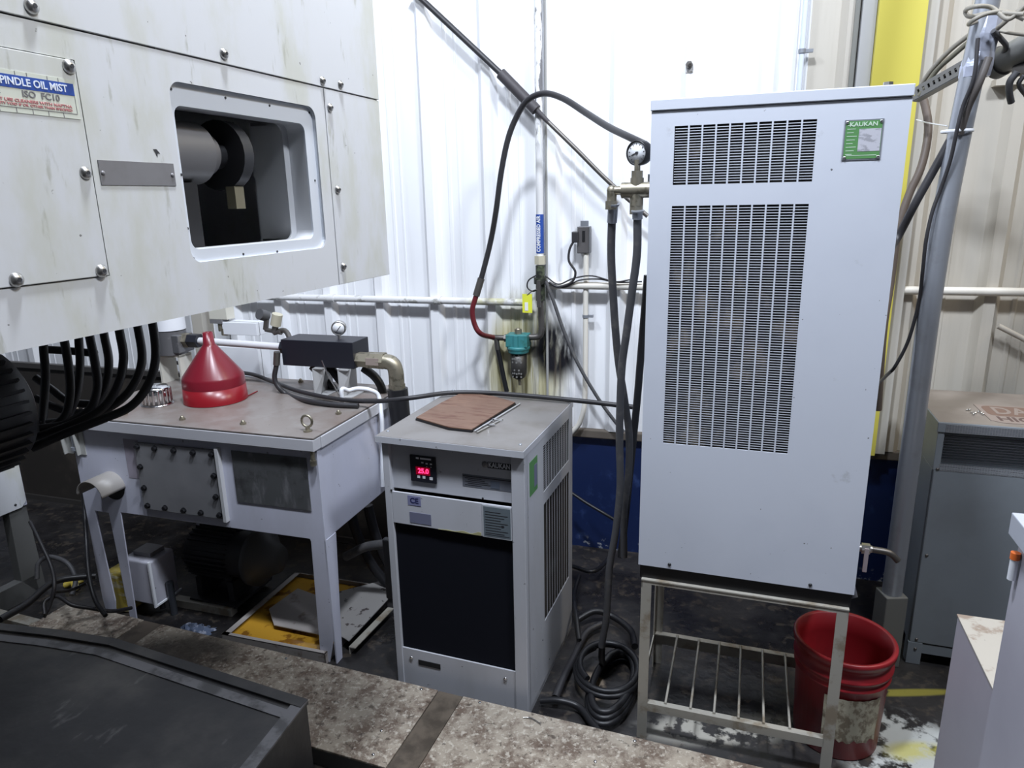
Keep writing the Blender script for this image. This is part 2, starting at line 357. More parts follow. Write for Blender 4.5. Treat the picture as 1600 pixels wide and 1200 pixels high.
solo('ceiling', G, MB().box(-5, 5.5, -3.2, 5.6, 5.5, 5.55), m_ceil, kind='structure')

def wq(px, py, off): return W.on(1, px, py, -off)
# steel column with yellow face, in front of the sheets behind the tall cooler
c0 = wq(1373, 20, .10); c1 = wq(1449, 20, .10)
t = Thing('steel_column', W, ((c0[0]+c1[0])/2, -.1, .655), 'yellow painted steel column on the wall behind the tall cooler, grey cover strips at its sides', 'column')
t.part('yellow_face', MB().box(c0[0], c1[0], -.10, -.045, .655, 5.2), m_yel)
t.part('cover_strip', MB().box(c0[0]-.052, c0[0]-.002, -.07, 0, .655, 5.2), mat('strip_grey', (.42, .42, .42), .5))
t.part('cover_strip', MB().box(c1[0]+.002, c1[0]+.045, -.07, 0, .655, 5.2), mat('strip_greige', (.46, .44, .40), .5))
t.part('edge_channel', MB().box(c0[0]-.075, c0[0]-.058, -.05, 0, .655, 5.2), mat('strip_dark', (.20, .20, .18), .5))

# ---------------------------------------------------------------- pipes on the wall
def pipe(name, F, pts, r, m, label, cat, group=None, sub=6, n=12):
    return solo(name, F, MB().tube(pts, r, n, sub), m, label, cat, group)
a = wq(1000, 466, .055)
zl = 1.287; zr = 1.372
t = Thing('wall_pipe', W, (-.6, -.05, zl-.02), 'chipped white horizontal pipe on the wall left of the yellow tag', 'pipe')
t.part('tube', MB().tube([(-3, -.052, zl), (.10, -.052, zl)], .0175, 14, 1), m_pipew)
for uu in (-1.6, -.98, -.38): t.part('coupling', MB().cyl((uu, -.052, zl), (uu+.035, -.052, zl), .022), m_pipew)
t = Thing('wall_pipe', W, (1.2, -.05, zr-.02), 'clean cream horizontal pipe on the wall running right behind the tall cooler', 'pipe')
t.part('tube', MB().tube([(.215, -.052, zr), (3.9, -.052, zr)], .0175, 14, 1), m_cream)
t.part('coupling', MB().cyl((.215, -.052, zr), (.25, -.052, zr), .021), m_cream)

# compressed air drop
cu = wq(843, 300, .06)[0]
t = Thing('compressed_air_pipe', W, (cu, -.06, 1.2), 'vertical white pipe with peeling paint and a blue label, ending in a greasy valve', 'pipe')
pz = wq(845, 398, .06)[2]
t.part('tube', MB().tube([(cu, -.06, pz-.12), (cu, -.06, 5.2)], .017, 14, 1), m_peel)
zt, zb_ = wq(843, 335, .08)[2], wq(843, 396, .08)[2]
lb = t.part('label', MB().cyl((cu, -.06, zb_), (cu, -.06, zt), .0185, n=20), m_blue, label='blue label reading COMPRESSED AIR')
t.text('lettering', 'COMPRESSED AIR', (cu-.001, -.0795, (zt+zb_)/2), .024, m_white, lb, width=(zt-zb_)*.93, rot=pi/2)
t.part('union', MB().hexn((cu, -.06, pz-.005), (cu, -.06, pz-.045), .027), m_cream2)
vz = wq(845, 440, .06)[2]
t.part('valve_body', MB().cyl((cu, -.06, pz-.05), (cu, -.06, vz-.09), .022).cyl((cu-.0, -.06, vz-.01), (cu, -.06, vz+.02), .031).cyl((cu, -.10, vz), (cu, -.06, vz), .012), mat('valve_grimy', (.10, .12, .07), .5, .3, layers=[dict(col=(.02, .02, .02), scale=30, lo=.4, hi=.55, amt=.9)]))
t.part('valve_lever', MB().box(cu-.005, cu+.012, -.112, -.100, vz-.115, vz+.01), m_darksteel)
t.part('nipple', MB().cyl((cu, -.06, vz-.09), (cu+.004, -.06, vz-.235), .014), m_darksteel)
fq = wq(843, 527, .06)
t.part('elbow', MB().tube([(cu+.004, -.06, vz-.22), (cu+.004, -.06, fq[2]+.035), (cu-.006, -.06, fq[2]+.008), (cu-.035, -.06, fq[2]), (cu-.075, -.06, fq[2])], .016, 12), m_darksteel)
# adjacent grey conduit
gu = wq(851, 300, .04)[0]
pipe('conduit', W, [(gu+.006, -.03, .70), (gu+.006, -.03, 5.2)], .0075, mat('conduit_grey', (.34, .34, .33), .4), 'thin vertical grey conduit right beside the peeling compressed air pipe', 'conduit')
# tag
tg = wq(824, 474, .085)
t = Thing('tag', W, (tg[0], -.085, tg[2]-.05), 'small yellow tag hanging from the greasy air valve', 'tag')
h = t.part('card', MB().box(tg[0]-.024, tg[0]+.024, -.087, -.085, tg[2]-.045, tg[2]+.045), m_tag)
t.part('panel', MB().box(tg[0]-.012, tg[0]+.004, -.0885, -.087, tg[2]-.035, tg[2]+.005), mat('paper_white', (.8, .8, .78), .6))
t.part('wire', MB().tube([(tg[0], -.086, tg[2]+.04), (tg[0]+.03, -.09, tg[2]+.062), (cu-.0, -.085, tg[2]+.07)], .0025, 6), m_darksteel)
# filter
fc = wq(810, 540, .075); fu, fz = fc[0], fc[2]
zt = wq(810, 521, .07)[2]; zm = wq(810, 549, .07)[2]; zb_ = wq(810, 592, .07)[2]
t = Thing('air_filter', W, (fu, -.075, zb_), 'teal air filter with a perforated dark bowl under the yellow tag', 'filter')
b = MB().box(fu-.054, fu+.054, -.115, -.035, zm+.028, zt).lathe((fu, -.075, 0), [(0, zm+.03), (.056, zm+.03), (.058, zm+.018), (.052, zm+.008), (.052, zm-.002), (.046, zm-.006), (0, zm-.006)])
t.part('head', b, m_teal, bevel=.004)
t.part('rib', MB().box(fu-.010, fu+.010, -.124, -.114, zm+.02, zt-.002), m_teal, bevel=.002)
bw = MB().lathe((fu, -.075, 0), [(.0, zm-.004), (.040, zm-.004), (.040, zb_+.035), (.034, zb_+.014), (.018, zb_+.002), (0, zb_)])
g = t.part('bowl_guard', bw, mat('bowl_dark', (.05, .048, .045), .4, .5))
hb = MB()
for ci, cz in enumerate((zm-.022, zb_+.045)):
    for j in range(5):
        an = -pi/2+(j-2)*.28; zz = cz+(.009 if j % 2 else -.009)
        for dz in (0, -.016): hb.cyl((fu+.0385*cos(an), -.075+.0385*sin(an), zz+dz), (fu+.0409*cos(an), -.075+.0409*sin(an), zz+dz), .0048, n=8)
t.part('guard_holes', hb, mat('hole_pale', (.20, .20, .19), .4), g, kind='stuff')
t.part('top_plug', MB().hexn((fu, -.075, zt), (fu, -.075, zt+.022), .018).dome((fu, -.075, zt+.02), (0, 0, 1), .013), m_brass)
t.part('drain', MB().cyl((fu+.006, -.075, zb_-.03), (fu+.002, -.075, zb_+.004), .008), m_brass)
hz = wq(770, 527, .07)[2]
tee = wq(776, 530, .07)
t.part('inlet_tee', MB().cyl((fu-.052, -.075, hz), (fu-.13, -.075, hz), .014).cyl((tee[0], -.075, hz), (tee[0]+.006, -.075, hz-.06), .013).hexn((fu-.054, -.075, hz), (fu-.07, -.075, hz), .02), m_darksteel)
dr = [(tee[0]+.004, -.075, hz-.05)]+[W.on(1, px, py, -.075) for px, py in ((781, 560), (787, 590), (792, 612))]
pipe('drain_hose', W, dr, .012, m_black, 'short black drain hose hanging from the tee left of the teal filter', 'hose')
# red air hose: loop from the tee up and over to the gauge beside the tall cooler
pts = [W.w(fu-.125, -.075, hz)]+[dp(*q) for q in ((752, 522, 3.33), (742, 508, 3.31), (738, 485, 3.29), (744, 462, 3.27))]
lp = [dp(*q) for q in ((744, 462, 3.27), (752, 435, 3.25), (766, 380, 3.2), (775, 330, 3.12), (783, 270, 3.05), (793, 220, 3.0), (806, 185, 2.96), (824, 157, 2.9), (850, 146, 2.84), (880, 154, 2.76), (915, 176, 2.65), (950, 198, 2.5), (985, 215, 2.36), (1008, 226, 2.30))]
t = Thing('air_hose', G, tuple(pts[0]), 'dark air hose looping from the filter, red at its lower bend, to the gauge', 'hose')
t.part('red_section', MB().tube(pts, .0125, 12), m_redhose, label='dark red lower bend of the hose')
t.part('black_section', MB().tube(lp, .0125, 12), m_cable)
t.part('ferrule', MB().cyl(lp[0], lp[1], .0165), m_darksteel)
# diagonal cable with heat-shrink sleeve
q0 = [W.w(*wq(px, py, off)) for px, py, off in ((640, -18, .07), (660, 0, .07), (740, 75, .075), (790, 122, .08))]
q1 = [W.w(*wq(px, py, off)) for px, py, off in ((838, 172, .085), (857, 191, .085), (900, 233, .09), (950, 283, .09), (1012, 338, .09))]
t = Thing('diagonal_cable', G, tuple(q1[-1]), 'dark cable dropping diagonally across the white wall, with a thick sleeve mid-way', 'cable')
t.part('upper_run', MB().tube(q0, .0135, 10), m_cable)
t.part('sleeve', MB().cyl(q0[-1]+(q0[-2]-q0[-1])*.15, q1[0], .025).cyl(q1[0], q1[1], .013, .010), mat('sleeve_dark', (.05, .045, .05), .6))
t.part('lower_run', MB().tube(q1, .010, 10), m_darksteel)
# outlet box
a = wq(902, 354, .06); b = wq(921, 396, .06)
t = Thing('outlet_box', W, ((a[0]+b[0])/2, -.06, b[2]), 'grey metal electrical box on the wall with a plugged black cable', 'electrical box')
t.part('box', MB().box(a[0], b[0], -.062, -.01, b[2], a[2]), mat('box_grey', (.16, .16, .165), .4, .6), bevel=.003)
t.part('cover', MB().box(a[0]+.004, b[0]-.004, -.066, -.062, b[2]+.004, a[2]-.004), mat('box_cover', (.20, .19, .19), .35, .6))
t.part('switch', MB().box(b[0]-.033, b[0]-.020, -.071, -.066, b[2]+.055, b[2]+.105), m_black, bevel=.002)
t.part('plug', MB().box(a[0]-.022, a[0]+.008, -.085, -.05, b[2]+.05, b[2]+.10), m_cable, bevel=.004)
t.part('mount_tab', MB().box(a[0]+.01, b[0]-.01, -.036, -.030, a[2], a[2]+.025), m_galv)
cc = [(a[0]-.012, -.075, b[2]+.06)]+[W.on(1, px, py, -.08) for px, py in ((890, 390, ), (889, 408), (899, 425), (893, 441), (872, 448), (858, 441))]
pipe('plug_cable', W, cc, .0055, m_cable, 'thin black cable curling down from the electrical box to the pipe joint', 'cable')
# conduit below box with strap
kx = wq(915, 500, .045)
cd = [(kx[0]-.0, -.045, b[2])]+[(kx[0], -.045, .95), (kx[0], -.05, .84)]+[W.on(1, px, py, -.06) for px, py in ((912, 640), (905, 662), (893, 676))]
t = Thing('conduit', W, (kx[0], -.045, .8), 'white conduit dropping from the electrical box and curving behind the small chiller', 'conduit')
t.part('tube', MB().tube(cd, .0125, 12), m_cream)
sz = wq(915, 494, .045)[2]
t.part('strap', MB().cyl((kx[0], -.045, sz-.007), (kx[0], -.045, sz+.007), .0155).box(kx[0]+.012, kx[0]+.036, -.05, -.03, sz-.006, sz+.006), m_galv)
# upper right blue-ish conduit
kx = wq(1253, 80, .045); t = Thing('conduit', W, (kx[0], -.045, 2.0), 'thin pale conduit with a strap rising above the tall cooler, left of the yellow column', 'conduit')
t.part('tube', MB().tube([(kx[0], -.045, 1.3), (kx[0], -.045, 5.2)], .011, 12, 1), mat('conduit_pale', (.62, .68, .80), .35))
sz = kx[2]; t.part('strap', MB().cyl((kx[0], -.045, sz-.008), (kx[0], -.045, sz+.008), .0145).box(kx[0]+.012, kx[0]+.042, -.05, -.03, sz-.006, sz+.006), m_galv)
# clamp screw
kx = wq(1077, 101, .05)
t = Thing('wall_clamp', W, (kx[0], -.05, kx[2]), 'small rusty clamp nut on a white rib above the tall cooler', 'clamp')
t.part('nut', MB().hexn((kx[0], -.034, kx[2]), (kx[0], -.056, kx[2]), .015).cyl((kx[0], -.056, kx[2]), (kx[0]+.004, -.066, kx[2]-.004), .007), m_darksteel)
t.part('backing', MB().box(kx[0]-.016, kx[0]+.016, -.036, -.034, kx[2]-.03, kx[2]+.01), m_pipew)
# thin wires over the right pipe
for i, (ps, lab) in enumerate(((((852, 440), (880, 449), (905, 438), (935, 436), (965, 441), (1003, 440)), 'thin upper wire draped along the top of the cream pipe'),
            (((852, 431), (872, 444), (896, 435), (925, 431), (960, 440), (985, 437)), 'thin grey wire sagging above the cream pipe beside the yellow tag'),
            (((838, 430), (826, 438), (824, 449), (832, 455), (842, 452)), 'short black wire loop left of the greasy valve'))):
    pipe('wire', W, [W.on(1, px, py, -.075-.005*i) for px, py in ps], .0035, m_cable, lab, 'wire')
pipe('slanting_hose', W, [W.on(1, px, py, -.09-.0005*i) for i, (px, py) in enumerate(((853, 440), (866, 474), (882, 520), (905, 572), (935, 623), (962, 660), (975, 675)))], .0085, m_hose,
     'thin grey hose slanting down from the valve to the braided hoses', 'hose')
pipe('wall_rod', W, [W.on(1, 1559, 509, -.05), W.on(1, 1600, 530, -.05), W.on(1, 1660, 562, -.05)], .011, m_wallc, 'cream rod leaning on the wall at the right edge above the grey cabinet', 'rod')

# ================================================================== TALL COOLER (frame T)
TW, TZ0, TZ1 = .62, .6463, 2.0181; LIDH = .030; TD = .42
t = Thing('tall_cooler', T, (TW/2, TD/2, TZ0), 'tall pale grey cabinet cooler with two slotted grilles, standing on a steel stand', 'cooler')
body = MB().box(0, TW, .30, TD, TZ0, TZ1-LIDH)        # rear block and the side walls
body.box(0, .004, .004, .30, TZ0, TZ1-LIDH).box(TW-.004, TW, .004, .30, TZ0, TZ1-LIDH).box(.004, TW-.004, .004, .30, TZ0, TZ0+.004)
t.part('casing', body, m_body)
g1 = (.0646, .4122, 1.7987, 1.9492); g2 = (.0626, .4094, 1.0579, 1.7432)
fp = MB().box(0, g2[0], 0, .004, TZ0, TZ1-LIDH).box(g1[1], TW, 0, .004, TZ0, TZ1-LIDH)
ga = (g2[0], g1[1])
fp.box(*ga, 0, .004, TZ0, g2[2]).box(*ga, 0, .004, g2[3], g1[2]).box(*ga, 0, .004, g1[3], TZ1-LIDH)
t.part('front_panel', fp, m_body)
for (u0, u1, z0, z1), rows in ((g1, 22), (g2, 96)):
    u1 = ga[1] if rows == 22 else u1
    gb = MB(); nc = 10; cw = (u1-u0)/nc
    for k in range(nc+1 if rows == 96 else nc+1):
        if 0 < k < nc: gb.box(u0+k*cw-.0022, u0+k*cw+.0022, 0, .0035, z0, z1)
    if rows == 96: gb.box(u1, ga[1], 0, .004, z0, z1)
    fr = t.part('grille', gb, m_body)
    sl = MB(); pch = (z1-z0)/rows
    for k in range(rows):
        if k: sl.box(u0, u1, .001, .0016, z0+k*pch-.0009, z0+k*pch+.0010)
    t.part('grille_slats', sl, m_body, fr, kind='stuff')
t.part('condenser', MB().box(.03, .45, .022, .10, .98, 1.97), m_core, label='dark finned condenser behind the grilles')
t.part('lid', MB().box(-.0025, TW+.0025, -.004, TD+.003, TZ1-LIDH+.002, TZ1), m_body, bevel=.002)
t.part('lid_shadow_gap', MB().box(.002, TW-.002, .002, TD-.002, TZ1-LIDH-.004, TZ1-LIDH+.003), m_ink)
pu0, pu1, pz0, pz1 = .4762, .5638, 1.8477, 1.9427
pl = t.part('rating_plate', MB().box(pu0, pu1, -.0015, 0, pz0, pz1), m_galv, label='green and silver rating plate lettered KAUKAN')
t.part('green_field', MB().box(pu0+.003, pu1-.003, -.002, -.0015, pz0+.003, pz1-.003), m_green, pl)
t.part('silver_field', MB().box(pu0+.034, pu1-.004, -.0024, -.002, pz0+.020, pz1-.022), mat('plate_silver', (.62, .62, .68), .35, .2, layers=[dict(col=(.25, .25, .28), scale=60, st=(.6, 1, 1.5), lo=.5, hi=.6, amt=.6)]), pl)
t.text('lettering', 'KAUKAN', (pu0+.043, -.0022, pz1-.0115), .014, mat('ink_pale', (.55, .68, .55), .5), pl, width=.062)
lt = MB()
for k in range(9):
    zz = pz0+.010+k*.0085
    if k < 1: lt.box(pu0+.01, pu1-.01, -.0023, -.002, zz, zz+.0015)
    lt.box(pu0+.007, pu0+.022+.008*((k*7) % 3)/2, -.0023, -.002, zz+.003, zz+.0045)
t.part('small_print', lt, mat('ink_pale', (.55, .68, .55), .5), pl)
for a in (pu0+.006, pu1-.006):
    for b in (pz0+.006, pz1-.006): t.part('rivet', MB().dome((a, -.002, b), (0, -1, 0), .004, .0025, 8), m_chrome, pl)
for px, py in ((1046, 882), (1266, 914)):
    q = T.on(1, px, py, 0); t.part('screw', MB().dome((q[0], -.0, q[2]), (0, -1, 0), .0055, .004, 10), m_black)
q = T.on(1, 1391, 129, .02); t.part('lifting_bolt', MB().hexn((q[0], .05, TZ1), (q[0], .05, TZ1+.013), .012), m_steel)
t.part('side_gusset', MB().slab([(TW, .004, TZ0+.03), (TW+.012, .01, TZ0-.01), (TW, .03, TZ0-.03)], .003, (0, 1, 0)), m_body)
# dark plinth under cooler + stand
SU0, SU1, SZ, SSH = .011, .6122, .5972, .1408
t.part('plinth', MB().box(.004, TW-.004, .012, TD-.01, SZ, TZ0), m_black)
vq = [T.on(0, px, py, TW+.03) for px, py in ((1336, 852), (1356, 856), (1356, 884))]
# ball valve at the right rear
v0 = T.dep(1352, 857, 2.35)
t = Thing('ball_valve', T, (v0[0]-.02, v0[1], v0[2]-.03), 'small ball valve with a pale lever behind the right side of the tall cooler', 'valve')
t.part('body', MB().cyl((TW-.0, v0[1], v0[2]), (v0[0]+.02, v0[1], v0[2]), .012).hexn((v0[0]-.012, v0[1], v0[2]), (v0[0]+.014, v0[1], v0[2]), .018), m_steel)
t.part('lever', MB().box(v0[0]-.006, v0[0]+.008, v0[1]-.026, v0[1]-.021, v0[2]-.075, v0[2]+.012), mat('lever_pale', (.68, .60, .63), .3, .3), bevel=.002)
ee = T.dep(1382, 860, 2.4)
t.part('outlet', MB().tube([(v0[0]+.015, v0[1], v0[2]), (ee[0], v0[1]+.0, v0[2]-.005), (ee[0]+.03, v0[1], v0[2]-.03)], .011, 10), m_darksteel)
t = Thing('cooler_stand', T, (.31, .21, 0), 'rusty angle-steel stand with a barred lower shelf under the tall cooler', 'stand')
LW = .032
def leg(u, v, su, sv): # L-angle leg
    a = .004; b = MB()
    b.box(u, u+su*LW, v, v+sv*a, 0, SZ-.004).box(u, u+su*a, v+sv*a, v+sv*LW, 0, SZ-.004); return b
for (u, v, su, sv) in ((SU0, 0, 1, 1), (SU1, 0, -1, 1), (SU0, .4172, 1, -1), (SU1, .4172, -1, -1)): t.part('leg', leg(u, v, su, sv), m_stand)
rl = MB().box(SU0, SU1, -.002, .030, SZ-.004, SZ).box(SU0+LW, SU1-LW, -.0, .003, SZ-.016, SZ-.004)
t.part('top_rail', rl, m_stand)
t.part('top_rail', MB().box(SU0, SU1, .39, .419, SZ-.004, SZ).box(SU0+LW, SU1-LW, .416, .419, SZ-.03, SZ-.004), m_stand)
for uu in (SU0, SU1-.004): t.part('side_rail', MB().box(uu, uu+.004, .0, .417, SZ-.03, SZ-.001), m_stand)
t.part('shelf_rail', MB().box(SU0+LW, SU1-LW+.004, .0, .022, SSH-.004, SSH).box(SU0+LW, SU1-LW+.004, 0, .004, SSH-.030, SSH-.004), m_stand)
t.part('shelf_rail', MB().box(SU0+.004, SU1-.004, .395, .4172, SSH-.004, SSH).box(SU0+.004, SU1-.004, .413, .4172, SSH-.055, SSH-.004), m_stand)
t.part('shelf_rail', MB().box(SU0, SU0+.004, .03, .39, SSH-.03, SSH), m_stand)
bars = [T.on(2, px, py, SSH) for px, py in ((1040, 1098), (1079, 1106), (1116, 1109), (1154, 1116), (1193, 1131), (1234, 1140))]
for q in bars: t.part('shelf_bar', MB().cyl((q[0], .012, SSH+.003), (q[0], .405, SSH+.003), .0042, n=8), m_stand)

# gauge manifold beside the tall cooler
HV = .16
def tq(px, py, v=HV): return T.on(1, px, py, v)
c = tq(995, 297); gz = tq(996, 239)
t = Thing('gauge_manifold', T, (c[0], HV, c[2]-.02), 'brass pipe manifold with a dial gauge on the left side of the tall cooler', 'gauge')
t.part('cross_body', MB().cyl((c[0]-.045, HV, c[2]), (0, HV, c[2]), .023).cyl((c[0], HV, c[2]-.045), (c[0], HV, c[2]+.035), .020), m_brass)
e = tq(956, 300)
t.part('elbow', MB().cyl((c[0]-.045, HV, c[2]), (e[0], HV, c[2]), .013).dome((e[0]-.0, HV, c[2]), (0, 0, 1), .016, .016).cyl((e[0], HV, c[2]-.05), (e[0], HV, c[2]+.002), .015), m_brass)
t.part('nut', MB().hexn((e[0], HV, c[2]-.03), (e[0], HV, c[2]-.055), .020), m_brass)
t.part('nut', MB().hexn((c[0], HV, c[2]-.04), (c[0], HV, c[2]-.07), .021), m_brass)
t.part('gauge_stem', MB().hexn((c[0], HV, c[2]+.03), (c[0], HV, c[2]+.055), .018).cyl((c[0], HV, c[2]+.05), (c[0], HV, gz[2]-.02), .009), m_brass)
nd = np.array([-.42, -.9, -.05]); nd /= np.linalg.norm(nd); gc = np.array([gz[0], HV, gz[2]])
gb = t.part('gauge_case', MB().lathe(gc, [(0, -.03), (.034, -.03), (.036, -.02), (.036, .006), (.033, .008), (.031, .004), (0, .003)], 32, nd), m_black)
t.part('dial', MB().lathe(gc, [(0, .0045), (.0315, .0045), (.0315, .004)], 28, nd), m_dial, gb)
sx = np.cross(nd, [0, 0, 1.]); sx /= np.linalg.norm(sx); sy = np.cross(sx, nd); sy = sy/np.linalg.norm(sy)*(1 if np.cross(sx, nd)[2] > 0 else -1)
tk = MB()
for k in range(11):
    an = -pi*.25+pi*1.5*k/10; dd = cos(an)*sx+sin(an)*sy
    tk.tube([gc+nd*.0053+dd*.023, gc+nd*.0053+dd*.028], .0007, 4, 1)
tk.tube([gc+nd*.006-sx*.018*-1-sy*.006*1, gc+nd*.006+sx*-.006+sy*.003], .0012, 5, 1)
tk.cyl(gc+nd*.005, gc+nd*.007, .004, n=8)
t.part('needle_and_marks', tk, m_ink, gb)
t.part('small_box', MB().box(-.03, 0, HV+.02, HV+.06, c[2]-.01, c[2]+.045), m_galv)
# braided hoses
def hp(l, v0, v1):
    n = len(l); return [T.on(1, px, py, v0+(v1-v0)*i/(n-1)) for i, (px, py) in enumerate(l)]
h1 = hp(((958, 322), (956, 350), (955, 400), (958, 460), (962, 520), (967, 570), (975, 620), (983, 680), (982, 740), (975, 800), (975, 870)), HV, .30)
h2 = hp(((996, 332), (996, 352), (995, 400), (987, 460), (979, 520), (972, 570), (969, 630), (968, 690), (969, 760), (962, 830), (952, 890), (948, 960), (940, 1010)), HV-.02, .22)
for nm, h, lab in (('left', h1, 'grey braided hose hanging from the left elbow of the gauge manifold'), ('right', h2, 'grey braided hose hanging from under the dial gauge, nearest the tall cooler')):
    t = Thing('braided_hose', T, tuple(h[-1]), lab, 'hose')
    t.part('hose', MB().tube(h, .0125, 14), m_hose)
    t.part('ferrule', MB().cyl(h[0]+(h[0]-h[1])*.1, h[0]+(h[1]-h[0])*(.9 if nm == 'left' else .5), .0155).cyl(h[0]+(h[0]-h[1])*.15, h[0]+(h[0]-h[1])*.05, .019), m_galv)
h3 = [T.on(1, px, py, .34) for px, py in ((1012, 430), (1006, 500), (1001, 560), (996, 620), (990, 680), (984, 740), (978, 800), (970, 870))]
pipe('rubber_hose', T, h3, .013, m_black, 'thick black hose behind the braided hoses at the left edge of the tall cooler', 'hose')
# red bucket
BX, BY = 1.0687, 1.9937
t = Thing('bucket', G, (BX, BY, 0), 'red plastic bucket with a torn dirty paper label beside the steel stand', 'bucket')
t.part('shell', MB().lathe((BX, BY, 0), [(0, .0), (.126, .0), (.130, .006), (.140, .26), (.146, .262), (.147, .270), (.141, .275), (.1415, .292), (.150, .294), (.151, .304), (.1425, .31), (.143, .345), (.154, .347), (.156, .368), (.1525, .372), (.1405, .368), (.1385, .30), (.127, .02), (0, .012)], 48), m_red)
la = atan2(-BY+.05, -BX+.35); lv = []; nf = []; NN = 16; ZZ = 10
for j in range(ZZ+1):
    for i in range(NN+1):
        an = la-.42+1.30*i/NN; zz = .075+(.235-.075)*j/ZZ
        if j == 0: zz += .006*sin(i*2.3)+.004*sin(i*5.1)
        if j == ZZ: zz += .002*sin(i*3.1)
        rr = .130+.010*(zz-.006)/.254+.0015+.0005*sin(i*1.7+j)
        lv.append((BX+rr*cos(an), BY+rr*sin(an), zz))
nf = [(j*(NN+1)+i, j*(NN+1)+i+1, (j+1)*(NN+1)+i+1, (j+1)*(NN+1)+i) for j in range(ZZ) for i in range(NN)]
t.part('paper_label', MB().add(lv, nf, True), m_labelp, label='torn dirty beige paper label')
# ================================================================== SMALL CHILLER (frame S)
SW, SD, ST = .5166, .5825, 1.0037; LH = .024
t = Thing('small_chiller', S, (SW/2, SD/2, 0), 'low pale grey chiller with a red digital display and black front filter', 'chiller')
body = MB().box(0, SW, .02, SD, 0, .02).box(0, .004, .02, SD, .02, ST-LH).box(0, SW, SD-.004, SD, .02, ST-LH)
# front corner posts
body.box(0, .026, 0, .036, 0, ST-LH).box(SW-.046, SW, 0, .036, 0, ST-LH)
t.part('frame', body, m_body2, bevel=.002)
# right side panel with two grille openings
ga, gb_ = (.20, .531, .775, .946), (.205, .532, .262, .728)
sp = MB().box(SW-.004, SW, .022, ga[0], .0, ST-LH).box(SW-.004, SW, ga[1], SD-.004, 0, ST-LH)
sp.box(SW-.004, SW, ga[0], ga[1], 0, gb_[2]).box(SW-.004, SW, ga[0], ga[1], gb_[3], ga[2]).box(SW-.004, SW, ga[0], ga[1], ga[3], ST-LH)
t.part('side_panel', sp, m_body2)
for (v0, v1, z0, z1), rows in ((ga, 20), (gb_, 54)):
    b = MB(); nc = 10
    for k in range(1, nc): b.box(SW-.0018, SW-.0006, v0+(v1-v0)*k/nc-.0022, v0+(v1-v0)*k/nc+.0022, z0, z1)
    fr = t.part('side_grille', b, m_body2)
    b = MB(); pc = (z1-z0)/rows
    for k in range(1, rows): b.box(SW-.0016, SW-.0012, v0, v1, z0+k*pc-.0008, z0+k*pc+.0008)
    t.part('grille_slats', b, m_body2 if rows < 30 else mat('slat_dusty', (.10, .085, .07), .8, layers=[dict(col=(.42, .42, .44), scale=6, lo=.5, hi=.7, amt=.6)]), fr, kind='stuff')
t.part('dark_core', MB().box(.06, SW-.014, .10, SD-.01, .15, .96), m_dark)
lid = MB().box(-.014, SW+.002, -.014, SD+.002, ST-LH, ST)
t.part('lid', lid, m_lid2, bevel=.004)
t.part('lid_trim', MB().box(-.0145, SW+.0025, -.0152, -.0135, ST-LH, ST-.002).box(SW+.0015, SW+.003, -.014, SD, ST-LH, ST-.002), m_body2)
for px, py in ((606, 674), (813, 695), (708, 610), (889, 628)):
    q = S.on(2, px, py, ST); t.part('lid_screw', MB().dome((q[0], q[1], ST), (0, 0, 1), .006, .004, 10), m_galv)
# upper control panel (slightly recessed), lower panel
up = t.part('control_panel', MB().box(.026, .470, .012, .016, .806, ST-LH), m_body2)
t.part('side_return_shade', MB().box(.4695, .4712, .004, .035, .80, ST-LH), mat('return_shade', (.10, .10, .09), .6))  # shade at the recess edge painted as a dark strip
lp_ = t.part('label_panel', MB().box(.026, .470, .000, .006, .680, .800), m_body2, bevel=.002)
x0, x1, z0, z1 = .099, .196, .842, .937
dv = t.part('controller', MB().box(x0, x1, .006, .012, z0, z1), m_blackm, bevel=.001, label='black controller showing 25.0 in red')
zz = z0+.040
t.part('display_window', MB().box(x0+.022, x1-.022, .0045, .006, zz-.013, zz+.015), m_glow2, dv)
t.text('digits', '25.0', ((x0+x1)/2+.002, .0040, zz+.001), .024, m_glow, dv, width=.040)
ic = MB()
for k, (a, b, w, h) in enumerate(((.024, .083, .011, .006), (.040, .083, .041, .006), (.044, .069, .008, .005), (.060, .067, .008, .005), (.076, .067, .008, .005), (.062, .057, .003, .003), (.078, .057, .003, .003),
                                  (.026, .014, .010, .009), (.046, .014, .010, .009), (.072, .012, .012, .010))): ic.box(x0+a, x0+a+w, .0052, .006, z0+b, z0+b+h)
t.part('icons', ic, mat('icon_white', (.7, .7, .74), .4), dv)
b = t.part('name_label', MB().box(.383, .464, .0112, .012, .920, .942), mat('label_black', (.03, .03, .035), .5), up, label='label lettered KAUKAN')
t.text('lettering', 'KAUKAN', (.424, .0110, .931), .024, m_white, up, width=.074)
t.part('emblem', MB().lathe((.374, .0112, .931), [(0, .001), (.011, .001), (.011, .0), (.008, 0)], 20, (0, -1, 0)), m_grey, up)
rl_ = MB().box(.291, .464, .0112, .012, .845, .889)
b = t.part('rating_label', rl_, mat('label_grey', (.16, .17, .20), .45), up)
st_ = MB().box(.293, .463, .0107, .0112, .881, .884)
for k in range(5): st_.box(.300+.01*(k % 2), .36+.012*((k*3) % 4), .0107, .0112, .851+k*.006, .853+k*.006)
t.part('small_print', st_, m_ink, up)
t.part('stamp', MB().box(.392, .424, .0105, .0112, .850, .876), mat('stamp_grey', (.11, .13, .17), .45), up)
c1 = t.part('approval_label', MB().box(.089, .139, -.001, 0, .757, .792), mat('label_lilac', (.22, .23, .38), .45), lp_, label='lilac label reading CE')
t.text('lettering', 'CE', (.114, -.0012, .7745), .027, m_inkb, lp_, width=.032)
